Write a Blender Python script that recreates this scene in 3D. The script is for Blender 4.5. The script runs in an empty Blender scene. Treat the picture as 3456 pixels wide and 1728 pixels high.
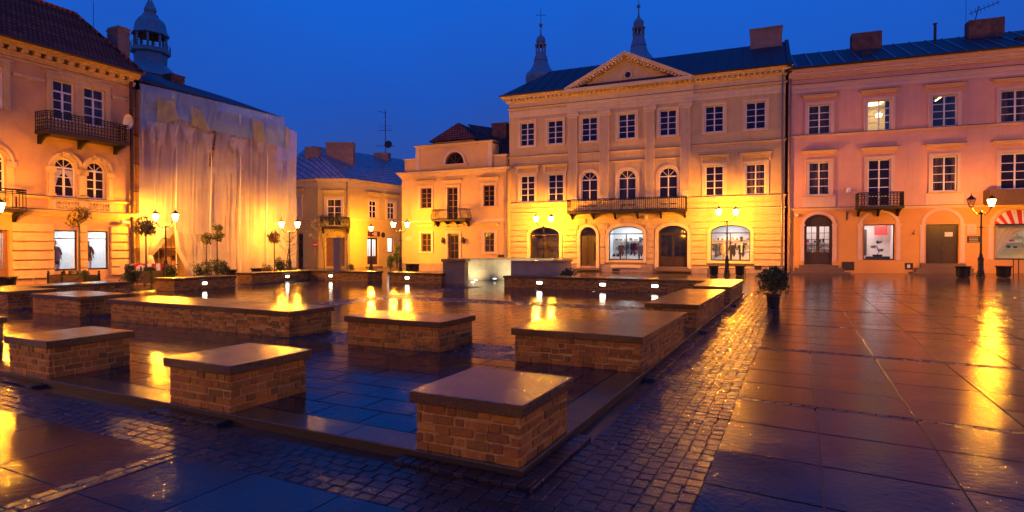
import bpy, math, random
from mathutils import Vector, Matrix
R = math.radians
random.seed(7)
scene = bpy.context.scene
COL = scene.collection
# ------------------------------------------------------------------ camera
FPX, PCX, PCY, HZ, EYE = 1950.0, 1728.0, 864.0, 835.0, 2.0
PITCH = math.atan((PCY - HZ) / FPX)
cam = bpy.data.cameras.new('camera')
cam.lens = 36.0 * FPX / 3456.0; cam.sensor_width = 36.0; cam.clip_end = 3000; cam.clip_start = 0.05
camo = bpy.data.objects.new('camera', cam); COL.objects.link(camo)
camo.location = (0, 0, EYE); camo.rotation_euler = (R(90) - PITCH, 0, 0)
scene.camera = camo
# ------------------------------------------------------------------ world (dusk sky, no sun)
world = bpy.data.worlds.new('World'); scene.world = world; world.use_nodes = True
wn = world.node_tree; wn.nodes.clear()
wo = wn.nodes.new('ShaderNodeOutputWorld'); wb = wn.nodes.new('ShaderNodeBackground')
tc = wn.nodes.new('ShaderNodeTexCoord'); sx = wn.nodes.new('ShaderNodeSeparateXYZ')
cr = wn.nodes.new('ShaderNodeValToRGB')
wn.links.new(tc.outputs['Generated'], sx.inputs[0])
wns = wn.nodes.new('ShaderNodeTexNoise'); wns.inputs['Scale'].default_value = 2.2; wns.inputs['Detail'].default_value = 5.0
wm = wn.nodes.new('ShaderNodeMath'); wm.operation = 'MULTIPLY_ADD'; wm.inputs[1].default_value = 0.30; wm2 = wn.nodes.new('ShaderNodeMath'); wm2.operation = 'SUBTRACT'; wm2.inputs[1].default_value = 0.15
wn.links.new(tc.outputs['Generated'], wns.inputs['Vector']); wn.links.new(wns.outputs[0], wm.inputs[0]); wn.links.new(sx.outputs['Z'], wm.inputs[2]); wn.links.new(wm.outputs[0], wm2.inputs[0])
wn.links.new(wm2.outputs[0], cr.inputs[0]); wn.links.new(cr.outputs[0], wb.inputs[0])
els = cr.color_ramp.elements
els[0].position = 0.0; els[0].color = (0.034, 0.060, 0.225, 1)
els[1].position = 1.0; els[1].color = (0.005, 0.08, 0.52, 1)
for p_, c_ in ((0.10, (0.025, 0.062, 0.285, 1)), (0.24, (0.012, 0.075, 0.42, 1)), (0.42, (0.007, 0.10, 0.56, 1))):
    e = els.new(p_); e.color = c_
wb.inputs[1].default_value = 1.0
wn.links.new(wb.outputs[0], wo.inputs[0])
scene.view_settings.view_transform = 'Standard'; scene.view_settings.look = 'None'
scene.view_settings.exposure = 0.2; scene.view_settings.gamma = 1.0
scene.render.engine = 'CYCLES'
scene.cycles.use_denoising = True
scene.cycles.denoising_prefilter = 'ACCURATE'
scene.cycles.sample_clamp_indirect = 6.0
scene.cycles.max_bounces = 6; scene.cycles.transparent_max_bounces = 12
scene.cycles.caustics_reflective = False; scene.cycles.caustics_refractive = False
SODIUM = (1.0, 0.365, 0.010)
LAMP_W = 4900.0

# ------------------------------------------------------------------ picture geometry -> world
def ray(x, y):
    dx = (x - PCX) / FPX; dz = -(y - PCY) / FPX
    return dx, math.cos(PITCH) + dz * math.sin(PITCH), -math.sin(PITCH) + dz * math.cos(PITCH)
def sm(t): t = max(0.0, min(1.0, t)); return t * t * (3 - 2 * t)
def gz(x, y):
    z = -0.09 + 0.016 * max(0.0, x - 14) * sm((x - 14) / 8) * sm((y - 15) / 15)
    z -= 0.24 * math.exp(-((x + 8) ** 2 + (y - 62) ** 2) / (2 * 8.0 ** 2))
    return z
def gp(px, py, z=None):
    dx, dy, dz = ray(px, py)
    zz = -0.09 if z is None else z
    for _ in range(12):
        t = (zz - EYE) / dz
        if z is not None: break
        zz = gz(dx * t, dy * t)
    return dx * t, dy * t, zz
def at(px, depth):      # ground point under column px at a depth
    x = (px - PCX) / FPX * depth
    return x, depth, gz(x, depth)
PB = R(26.5)
PO = (0.0946, 5.148)
def pw(a, b):           # plaza grid (a to the left, b away) -> world
    return PO[0] - a * math.cos(PB) + b * math.sin(PB), PO[1] + a * math.sin(PB) + b * math.cos(PB)

# ------------------------------------------------------------------ materials
MATS = {}
def newmat(name):
    m = bpy.data.materials.new(name); m.use_nodes = True
    nt = m.node_tree; nt.nodes.clear()
    out = nt.nodes.new('ShaderNodeOutputMaterial')
    return m, nt, out
def N(nt, t, **k):
    n = nt.nodes.new(t)
    for a, v in k.items():
        if a == 'inp':
            for i, x in v.items(): n.inputs[i].default_value = x
        else: setattr(n, a, v)
    return n
def L(nt, a, b): nt.links.new(a, b)
def principled(name, col, rough=0.7, metal=0.0, spec=0.5, var=0.15, scale=3.0, bump=0.0, bscale=40.0, attr=False, stain=0.0, stain_col=(0.1, 0.07, 0.05), rvar=0.0, coat=0.0, emis=None, vstreak=0.0):
    m, nt, out = newmat(name)
    p = N(nt, 'ShaderNodeBsdfPrincipled'); L(nt, p.outputs[0], out.inputs[0])
    p.inputs['Roughness'].default_value = rough; p.inputs['Metallic'].default_value = metal
    p.inputs['Specular IOR Level'].default_value = spec
    if coat: p.inputs['Coat Weight'].default_value = coat; p.inputs['Coat Roughness'].default_value = 0.1
    tcn = N(nt, 'ShaderNodeTexCoord')
    n1 = N(nt, 'ShaderNodeTexNoise', inp={'Scale': scale, 'Detail': 8.0, 'Roughness': 0.65}); L(nt, tcn.outputs['Object'], n1.inputs['Vector'])
    mr = N(nt, 'ShaderNodeMapRange', inp={'From Min': 0.25, 'From Max': 0.75, 'To Min': 1 - var, 'To Max': 1 + var}); L(nt, n1.outputs[0], mr.inputs[0])
    cv = N(nt, 'ShaderNodeMix', data_type='RGBA', blend_type='MULTIPLY', inp={0: 1.0})
    cv.inputs[6].default_value = (*col, 1); L(nt, mr.outputs[0], cv.inputs[7])
    src = cv.outputs[2]
    if attr:
        at_ = N(nt, 'ShaderNodeAttribute', attribute_name='tint')
        m2 = N(nt, 'ShaderNodeMix', data_type='RGBA', blend_type='MULTIPLY', inp={0: 1.0}); L(nt, src, m2.inputs[6]); L(nt, at_.outputs['Color'], m2.inputs[7]); src = m2.outputs[2]
    if vstreak:
        mp = N(nt, 'ShaderNodeMapping'); mp.inputs['Scale'].default_value = (2.2, 2.2, 0.12); L(nt, tcn.outputs['Object'], mp.inputs[0])
        n4 = N(nt, 'ShaderNodeTexNoise', inp={'Scale': 1.5, 'Detail': 7.0, 'Roughness': 0.7}); L(nt, mp.outputs[0], n4.inputs['Vector'])
        r4 = N(nt, 'ShaderNodeMapRange', inp={'From Min': 0.52, 'From Max': 0.75, 'To Min': 0.0, 'To Max': vstreak}); L(nt, n4.outputs[0], r4.inputs[0])
        m4 = N(nt, 'ShaderNodeMix', data_type='RGBA'); L(nt, r4.outputs[0], m4.inputs[0]); L(nt, src, m4.inputs[6]); m4.inputs[7].default_value = (*stain_col, 1); src = m4.outputs[2]
    if stain:
        n3 = N(nt, 'ShaderNodeTexNoise', inp={'Scale': 0.9, 'Detail': 10.0, 'Roughness': 0.75}); L(nt, tcn.outputs['Object'], n3.inputs['Vector'])
        r3 = N(nt, 'ShaderNodeMapRange', inp={'From Min': 0.54, 'From Max': 0.68, 'To Min': 0.0, 'To Max': stain}); L(nt, n3.outputs[0], r3.inputs[0])
        m3 = N(nt, 'ShaderNodeMix', data_type='RGBA'); L(nt, r3.outputs[0], m3.inputs[0]); L(nt, src, m3.inputs[6]); m3.inputs[7].default_value = (*stain_col, 1); src = m3.outputs[2]
    L(nt, src, p.inputs['Base Color'])
    if rvar:
        r5 = N(nt, 'ShaderNodeMapRange', inp={'From Min': 0.3, 'From Max': 0.7, 'To Min': max(0.02, rough - rvar), 'To Max': rough + rvar}); L(nt, n1.outputs[0], r5.inputs[0]); L(nt, r5.outputs[0], p.inputs['Roughness'])
    if bump:
        nb = N(nt, 'ShaderNodeTexNoise', inp={'Scale': bscale, 'Detail': 4.0, 'Roughness': 0.6}); L(nt, tcn.outputs['Object'], nb.inputs['Vector'])
        bp = N(nt, 'ShaderNodeBump', inp={'Strength': bump, 'Distance': 0.01}); L(nt, nb.outputs[0], bp.inputs['Height']); L(nt, bp.outputs[0], p.inputs['Normal'])
    if emis:
        p.inputs['Emission Color'].default_value = (*emis[0], 1); p.inputs['Emission Strength'].default_value = emis[1]
    MATS[name] = m
    return m
def emission(name, col, s):
    m, nt, out = newmat(name); e = N(nt, 'ShaderNodeEmission', inp={'Color': (*col, 1), 'Strength': s}); L(nt, e.outputs[0], out.inputs[0]); MATS[name] = m; return m
def see_glass(name, tint=(0.9, 0.9, 0.9), refl=0.10, glow=None):
    m, nt, out = newmat(name)
    t = N(nt, 'ShaderNodeBsdfTransparent', inp={'Color': (*tint, 1)}); g = N(nt, 'ShaderNodeBsdfGlossy', inp={'Roughness': 0.03})
    mx = N(nt, 'ShaderNodeMixShader', inp={0: refl}); L(nt, t.outputs[0], mx.inputs[1]); L(nt, g.outputs[0], mx.inputs[2])
    last = mx.outputs[0]
    if glow:
        e = N(nt, 'ShaderNodeEmission', inp={'Color': (*glow[0], 1), 'Strength': glow[1]}); ad = N(nt, 'ShaderNodeAddShader')
        L(nt, last, ad.inputs[0]); L(nt, e.outputs[0], ad.inputs[1]); last = ad.outputs[0]
    L(nt, last, out.inputs[0]); MATS[name] = m; return m
def wet_stone(name, col, rmin, rmax, grain=0.22, gscale=260.0, wave=0.25, wscale=9.0, speck=0.35, attr=True, puddle=0.5, joints=None):
    m, nt, out = newmat(name)
    p = N(nt, 'ShaderNodeBsdfPrincipled'); L(nt, p.outputs[0], out.inputs[0]); p.inputs['IOR'].default_value = 1.45
    tcn = N(nt, 'ShaderNodeTexCoord'); O = tcn.outputs['Object']
    n1 = N(nt, 'ShaderNodeTexNoise', inp={'Scale': 1.1, 'Detail': 8.0, 'Roughness': 0.7}); L(nt, O, n1.inputs['Vector'])
    n2 = N(nt, 'ShaderNodeTexNoise', inp={'Scale': gscale * 0.3, 'Detail': 5.0, 'Roughness': 0.8}); L(nt, O, n2.inputs['Vector'])
    mr = N(nt, 'ShaderNodeMapRange', inp={'From Min': 0.3, 'From Max': 0.7, 'To Min': 1 - speck, 'To Max': 1 + speck}); L(nt, n2.outputs[0], mr.inputs[0])
    cv = N(nt, 'ShaderNodeMix', data_type='RGBA', blend_type='MULTIPLY', inp={0: 1.0}); cv.inputs[6].default_value = (*col, 1); L(nt, mr.outputs[0], cv.inputs[7])
    src = cv.outputs[2]
    if attr:
        a_ = N(nt, 'ShaderNodeAttribute', attribute_name='tint'); m2 = N(nt, 'ShaderNodeMix', data_type='RGBA', blend_type='MULTIPLY', inp={0: 1.0})
        L(nt, src, m2.inputs[6]); L(nt, a_.outputs['Color'], m2.inputs[7]); src = m2.outputs[2]
    # puddle mask: smooth film of water in places
    pr = N(nt, 'ShaderNodeMapRange', inp={'From Min': puddle - 0.12, 'From Max': puddle + 0.16, 'To Min': 0.0, 'To Max': 1.0}); L(nt, n1.outputs[0], pr.inputs[0])
    rr = N(nt, 'ShaderNodeMapRange', inp={'From Min': 0.0, 'From Max': 1.0, 'To Min': rmax, 'To Max': rmin}); L(nt, pr.outputs[0], rr.inputs[0])
    if attr:
        rm_ = N(nt, 'ShaderNodeMath', operation='MULTIPLY'); sr_ = N(nt, 'ShaderNodeSeparateColor'); L(nt, a_.outputs['Color'], sr_.inputs[0]); L(nt, rr.outputs[0], rm_.inputs[0]); L(nt, sr_.outputs[0], rm_.inputs[1]); L(nt, rm_.outputs[0], p.inputs['Roughness'])
    else: L(nt, rr.outputs[0], p.inputs['Roughness'])
    nb = N(nt, 'ShaderNodeTexNoise', inp={'Scale': gscale * 0.15, 'Detail': 4.0, 'Roughness': 0.75}); L(nt, O, nb.inputs['Vector'])
    nw = N(nt, 'ShaderNodeTexNoise', inp={'Scale': wscale * 2.6, 'Detail': 4.0, 'Roughness': 0.65}); L(nt, O, nw.inputs['Vector'])
    gs = N(nt, 'ShaderNodeMapRange', inp={'From Min': 0.0, 'From Max': 1.0, 'To Min': grain, 'To Max': grain * 0.3}); L(nt, pr.outputs[0], gs.inputs[0])
    b1 = N(nt, 'ShaderNodeBump', inp={'Distance': 0.006}); L(nt, gs.outputs[0], b1.inputs['Strength']); L(nt, nb.outputs[0], b1.inputs['Height'])
    b2 = N(nt, 'ShaderNodeBump', inp={'Distance': 0.02, 'Strength': wave}); L(nt, nw.outputs[0], b2.inputs['Height']); L(nt, b2.outputs[0], b1.inputs['Normal'])
    last = b1.outputs[0]
    if joints:
        bt = N(nt, 'ShaderNodeTexBrick', inp={'Scale': 1.0, 'Mortar Size': 0.02, 'Brick Width': joints[0], 'Row Height': joints[1], 'Color1': (1, 1, 1, 1), 'Color2': (0.7, 0.7, 0.7, 1), 'Mortar': (0.15, 0.15, 0.15, 1)})
        mp = N(nt, 'ShaderNodeMapping'); mp.inputs['Rotation'].default_value = (0, 0, PB); L(nt, O, mp.inputs[0]); L(nt, mp.outputs[0], bt.inputs['Vector'])
        m5 = N(nt, 'ShaderNodeMix', data_type='RGBA', blend_type='MULTIPLY', inp={0: 1.0}); L(nt, src, m5.inputs[6]); L(nt, bt.outputs[0], m5.inputs[7]); src = m5.outputs[2]
        b3 = N(nt, 'ShaderNodeBump', inp={'Distance': 0.02, 'Strength': 0.5}); b3.invert = True; L(nt, bt.outputs['Fac'], b3.inputs['Height']); L(nt, last, b3.inputs['Normal']); last = b3.outputs[0]
    L(nt, src, p.inputs['Base Color']); L(nt, last, p.inputs['Normal'])
    MATS[name] = m; return m
def brick_tex(name, c1, c2, mortar, w, h, rough=0.6, rot=(0, 0, 0), spec=0.4, bump=0.4, ms=0.02):
    m, nt, out = newmat(name)
    p = N(nt, 'ShaderNodeBsdfPrincipled', inp={'Roughness': rough}); p.inputs['Specular IOR Level'].default_value = spec; L(nt, p.outputs[0], out.inputs[0])
    tcn = N(nt, 'ShaderNodeTexCoord'); mp = N(nt, 'ShaderNodeMapping'); mp.inputs['Rotation'].default_value = rot; L(nt, tcn.outputs['Object'], mp.inputs[0])
    bt = N(nt, 'ShaderNodeTexBrick', inp={'Scale': 1.0, 'Mortar Size': ms, 'Brick Width': w, 'Row Height': h, 'Color1': (*c1, 1), 'Color2': (*c2, 1), 'Mortar': (*mortar, 1)}); L(nt, mp.outputs[0], bt.inputs['Vector'])
    ns = N(nt, 'ShaderNodeTexNoise', inp={'Scale': 2.5, 'Detail': 8.0}); L(nt, tcn.outputs['Object'], ns.inputs['Vector'])
    mr = N(nt, 'ShaderNodeMapRange', inp={'From Min': 0.3, 'From Max': 0.7, 'To Min': 0.6, 'To Max': 1.35}); L(nt, ns.outputs[0], mr.inputs[0])
    mx = N(nt, 'ShaderNodeMix', data_type='RGBA', blend_type='MULTIPLY', inp={0: 1.0}); L(nt, bt.outputs[0], mx.inputs[6]); L(nt, mr.outputs[0], mx.inputs[7]); L(nt, mx.outputs[2], p.inputs['Base Color'])
    bp = N(nt, 'ShaderNodeBump', inp={'Distance': 0.03, 'Strength': bump}); bp.invert = True; L(nt, bt.outputs['Fac'], bp.inputs['Height']); L(nt, bp.outputs[0], p.inputs['Normal'])
    MATS[name] = m; return m

wet_stone('paving', (0.017, 0.015, 0.019), 0.07, 0.15, grain=0.34, wave=0.19, wscale=5)
wet_stone('plaza_slab', (0.018, 0.015, 0.017), 0.05, 0.12, grain=0.18, wave=0.13, wscale=4, puddle=0.46)
wet_stone('setts', (0.022, 0.018, 0.020), 0.12, 0.22, grain=0.45, gscale=180, wave=0.4, wscale=14, puddle=0.6)
wet_stone('ground_far', (0.045, 0.036, 0.034), 0.06, 0.14, grain=0.40, wave=0.12, wscale=5, attr=False, joints=(1.1, 0.8))
wet_stone('grout', (0.012, 0.011, 0.01), 0.4, 0.6, grain=0.4, attr=False, puddle=0.9)
wet_stone('granite', (0.088, 0.056, 0.020), 0.11, 0.21, grain=0.6, gscale=190, wave=0.08, wscale=6, speck=0.9, attr=False, puddle=0.55)
principled('brick', (0.25, 0.105, 0.013), rough=0.45, var=0.35, scale=22, bump=0.7, bscale=60, attr=True, spec=0.45, stain=0.75, stain_col=(0.05, 0.025, 0.015))
principled('mortar', (0.36, 0.22, 0.06), rough=0.75, var=0.3, scale=12, bump=0.6, bscale=80)
principled('stone_pale', (0.33, 0.27, 0.18), rough=0.55, var=0.25, scale=2.2, bump=0.3, bscale=30, attr=True)
principled('stone_cap', (0.24, 0.19, 0.13), rough=0.22, var=0.25, scale=3, bump=0.2, bscale=30)
principled('plaster_cream', (0.70, 0.50, 0.22), rough=0.8, var=0.12, scale=1.2, bump=0.15, bscale=60, stain=0.3, stain_col=(0.42, 0.27, 0.12), vstreak=0.45)
principled('trim_cream', (0.80, 0.62, 0.34), rough=0.75, var=0.08, scale=2, bump=0.1, vstreak=0.25, stain_col=(0.3, 0.2, 0.13))
principled('plaster_pink', (0.72, 0.39, 0.28), rough=0.8, var=0.10, scale=1.0, bump=0.12, bscale=60, vstreak=0.35, stain_col=(0.45, 0.22, 0.13), stain=0.15)
principled('trim_pink', (0.72, 0.50, 0.38), rough=0.75, var=0.06, scale=2, bump=0.1, vstreak=0.15, stain_col=(0.36, 0.22, 0.15))
principled('plaster_terracotta', (0.70, 0.34, 0.09), rough=0.8, var=0.07, scale=1.0, bump=0.12, bscale=60)
principled('plaster_tan', (0.56, 0.31, 0.14), rough=0.85, var=0.14, scale=1.3, bump=0.25, bscale=50, stain=0.35, stain_col=(0.36, 0.24, 0.15), vstreak=0.3)
principled('trim_tan', (0.60, 0.41, 0.19), rough=0.8, var=0.14, scale=2.5, bump=0.2, bscale=40, stain=0.3, stain_col=(0.28, 0.18, 0.1), vstreak=0.4)
principled('plaster_yellow', (0.60, 0.46, 0.12), rough=0.8, var=0.1, scale=1.5, bump=0.15, stain=0.3, stain_col=(0.42, 0.3, 0.16), vstreak=0.2)
principled('trim_yellow', (0.62, 0.52, 0.32), rough=0.8, var=0.1, scale=2, bump=0.15, vstreak=0.3, stain_col=(0.3, 0.24, 0.15))
principled('plaster_ochre', (0.68, 0.44, 0.18), rough=0.8, var=0.1, scale=1.5, bump=0.15, stain=0.25, stain_col=(0.45, 0.26, 0.15), vstreak=0.12)
principled('trim_ochre', (0.72, 0.54, 0.36), rough=0.8, var=0.1, scale=2, bump=0.15, vstreak=0.3, stain_col=(0.4, 0.26, 0.16))
principled('plinth_grey', (0.36, 0.26, 0.2), rough=0.7, var=0.2, scale=2, bump=0.2, stain=0.4, stain_col=(0.2, 0.13, 0.1))
principled('white_paint', (0.85, 0.80, 0.74), rough=0.45, var=0.05, scale=6)
principled('brown_wood', (0.10, 0.05, 0.025), rough=0.45, var=0.3, scale=6)
principled('door_brown', (0.22, 0.11, 0.05), rough=0.45, var=0.25, scale=5, bump=0.2)
principled('dark_wood', (0.045, 0.025, 0.016), rough=0.35, var=0.3, scale=6)
principled('iron', (0.009, 0.007, 0.007), rough=0.5, metal=0.0, spec=0.3, var=0.3, scale=20)
principled('iron_brown', (0.03, 0.017, 0.012), rough=0.55, metal=0.0, var=0.4, scale=12)
principled('lamp_iron', (0.03, 0.024, 0.02), rough=0.35, metal=0.5, var=0.2, scale=12)
principled('gutter_metal', (0.22, 0.18, 0.17), rough=0.4, metal=0.7, var=0.2, scale=4)
principled('gutter_dark', (0.06, 0.035, 0.03), rough=0.45, metal=0.4, var=0.2, scale=4)
principled('slate_roof', (0.035, 0.032, 0.045), rough=0.55, var=0.3, scale=3, bump=0.3, bscale=25, spec=0.25)
principled('metal_roof', (0.09, 0.09, 0.11), rough=0.4, metal=0.2, var=0.25, scale=2)
principled('copper_roof', (0.30, 0.29, 0.30), rough=0.5, metal=0.2, var=0.3, scale=2)
principled('tower_stone', (0.36, 0.34, 0.33), rough=0.8, var=0.2, scale=1)
brick_tex('roof_tile', (0.16, 0.065, 0.045), (0.10, 0.042, 0.035), (0.018, 0.012, 0.012), 0.24, 0.26, spec=0.2, rough=0.6, ms=0.045, bump=0.8)
brick_tex('roof_tile_red', (0.42, 0.10, 0.05), (0.32, 0.07, 0.04), (0.03, 0.012, 0.01), 0.3, 0.3, spec=0.1, rough=0.8, ms=0.04, bump=0.8)
brick_tex('roof_diamond', (0.52, 0.36, 0.36), (0.38, 0.27, 0.28), (0.02, 0.02, 0.03), 0.42, 0.42, rough=0.38, rot=(0, 0, R(45)), ms=0.04, bump=0.7)
principled('chimney_plaster', (0.25, 0.17, 0.14), rough=0.85, var=0.3, scale=2.5, bump=0.4, stain=0.5, stain_col=(0.1, 0.07, 0.06))
brick_tex('chimney_brick', (0.18, 0.07, 0.05), (0.12, 0.05, 0.04), (0.15, 0.11, 0.09), 0.25, 0.08, rough=0.8, rot=(R(90), 0, 0), ms=0.012)
# dark window glass that mirrors the sky
m, nt, out = newmat('dark_pane'); p = N(nt, 'ShaderNodeBsdfPrincipled', inp={'Base Color': (0.018, 0.012, 0.022, 1), 'Roughness': 0.04, 'IOR': 1.5}); L(nt, p.outputs[0], out.inputs[0])
tcn = N(nt, 'ShaderNodeTexCoord'); nb = N(nt, 'ShaderNodeTexNoise', inp={'Scale': 1.1, 'Detail': 1.0}); L(nt, tcn.outputs['Object'], nb.inputs['Vector'])
bp = N(nt, 'ShaderNodeBump', inp={'Distance': 0.02, 'Strength': 0.35}); L(nt, nb.outputs[0], bp.inputs['Height']); L(nt, bp.outputs[0], p.inputs['Normal']); MATS['dark_pane'] = m
def curtain_pane(name, c1, c2, sc):
    m, nt, out = newmat(name); p = N(nt, 'ShaderNodeBsdfPrincipled', inp={'Roughness': 0.06, 'IOR': 1.5}); L(nt, p.outputs[0], out.inputs[0])
    tcn = N(nt, 'ShaderNodeTexCoord'); mp = N(nt, 'ShaderNodeMapping'); mp.inputs['Scale'].default_value = (1, 1, .08); L(nt, tcn.outputs['Object'], mp.inputs[0])
    n_ = N(nt, 'ShaderNodeTexNoise', inp={'Scale': sc, 'Detail': 4.0}); L(nt, mp.outputs[0], n_.inputs['Vector'])
    c = N(nt, 'ShaderNodeValToRGB'); c.color_ramp.elements[0].position = .42; c.color_ramp.elements[0].color = (*c1, 1); c.color_ramp.elements[1].position = .62; c.color_ramp.elements[1].color = (*c2, 1)
    L(nt, n_.outputs[0], c.inputs[0]); L(nt, c.outputs[0], p.inputs['Base Color']); MATS[name] = m
curtain_pane('pane_drawn', (0.02, 0.014, 0.02), (0.11, 0.08, 0.07), 5.0)
curtain_pane('pane_blind', (0.03, 0.022, 0.025), (0.06, 0.045, 0.045), 2.0)
see_glass('shop_glass', (0.93, 0.95, 0.95), 0.07)
see_glass('lantern_glass', (0.95, 0.9, 0.8), 0.05, glow=((1.0, 0.66, 0.16), 24.0))
see_glass('lantern_glass_off', (0.8, 0.72, 0.5), 0.18)
emission('lamp_white', (0.93, 0.97, 1.0), 9.5)
emission('lamp_warm', (1.0, 0.72, 0.30), 8.0)
emission('recess_glow', (1.0, 0.90, 0.68), 15.0)
emission('uplight_glow', (1.0, 0.93, 0.70), 7.0)
emission('bulb', (1.0, 0.9, 0.62), 10.0)
for nm, c in dict(white_cloth=(0.7, 0.7, 0.7), red_cloth=(0.38, 0.03, 0.03), grey_cloth=(0.2, 0.2, 0.22), dark_cloth=(0.03, 0.03, 0.04), teal_cloth=(0.02, 0.32, 0.24), blue_cloth=(0.05, 0.09, 0.28), beige_cloth=(0.5, 0.4, 0.27), brown_cloth=(0.14, 0.09, 0.06), skin_pale=(0.72, 0.66, 0.6), room_white=(0.78, 0.8, 0.82), room_warm=(0.72, 0.6, 0.4), room_dark=(0.10, 0.07, 0.05), room_red=(0.8, 0.62, 0.56), red_paint=(0.55, 0.03, 0.02), sign_blue=(0.04, 0.06, 0.3), sign_maroon=(0.10, 0.015, 0.03), paper=(0.75, 0.72, 0.65), pot_black=(0.02, 0.02, 0.022), soil=(0.03, 0.02, 0.015), bark=(0.07, 0.045, 0.03), concrete=(0.17, 0.15, 0.14), step_stone=(0.16, 0.10, 0.07), hair=(0.04, 0.025, 0.015), plate_dark=(0.04, 0.03, 0.025), dish=(0.6, 0.55, 0.5), black_metal=(0.02, 0.02, 0.02), net_curtain=(0.55, 0.52, 0.5)).items():
    principled(nm, c, rough=0.75 if 'pot' not in nm else 0.35, var=0.12, scale=5)
for nm, c in dict(leaf_dark=(0.045, 0.075, 0.02), leaf_conifer=(0.04, 0.06, 0.02), leaf_amber=(0.30, 0.19, 0.03), leaf_olive=(0.10, 0.10, 0.03)).items():
    m = principled(nm, c, rough=0.5, var=0.35, scale=9, attr=True)
for k_ in ('lantern_glass', 'bulb', 'recess_glow', 'uplight_glow'): MATS[k_].cycles.emission_sampling = 'NONE'
# scaffold net: thin translucent cloth
def net(name, col, alpha, tr=0.35):
    m, nt, out = newmat(name)
    d = N(nt, 'ShaderNodeBsdfDiffuse'); t = N(nt, 'ShaderNodeBsdfTranslucent'); x = N(nt, 'ShaderNodeBsdfTransparent')
    tcn = N(nt, 'ShaderNodeTexCoord'); n1 = N(nt, 'ShaderNodeTexNoise', inp={'Scale': 0.8, 'Detail': 8.0, 'Roughness': 0.7}); L(nt, tcn.outputs['Object'], n1.inputs['Vector'])
    mr = N(nt, 'ShaderNodeMapRange', inp={'From Min': 0.3, 'From Max': 0.7, 'To Min': 0.9, 'To Max': 1.06}); L(nt, n1.outputs[0], mr.inputs[0])
    mx = N(nt, 'ShaderNodeMix', data_type='RGBA', blend_type='MULTIPLY', inp={0: 1.0}); mx.inputs[6].default_value = (*col, 1); L(nt, mr.outputs[0], mx.inputs[7])
    L(nt, mx.outputs[2], d.inputs[0]); L(nt, mx.outputs[2], t.inputs[0])
    a = N(nt, 'ShaderNodeMixShader', inp={0: tr}); L(nt, d.outputs[0], a.inputs[1]); L(nt, t.outputs[0], a.inputs[2])
    ar = N(nt, 'ShaderNodeMapRange', inp={'From Min': 0.3, 'From Max': 0.7, 'To Min': alpha - 0.05, 'To Max': alpha + 0.04}); L(nt, n1.outputs[0], ar.inputs[0])
    b = N(nt, 'ShaderNodeMixShader'); L(nt, ar.outputs[0], b.inputs[0]); L(nt, x.outputs[0], b.inputs[1]); L(nt, a.outputs[0], b.inputs[2])
    L(nt, b.outputs[0], out.inputs[0]); MATS[name] = m
net('net_white', (0.66, 0.62, 0.62), 0.68); net('net_blue', (0.36, 0.55, 0.78), 0.80); net('net_yellow', (0.60, 0.54, 0.24), 0.70)

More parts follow.
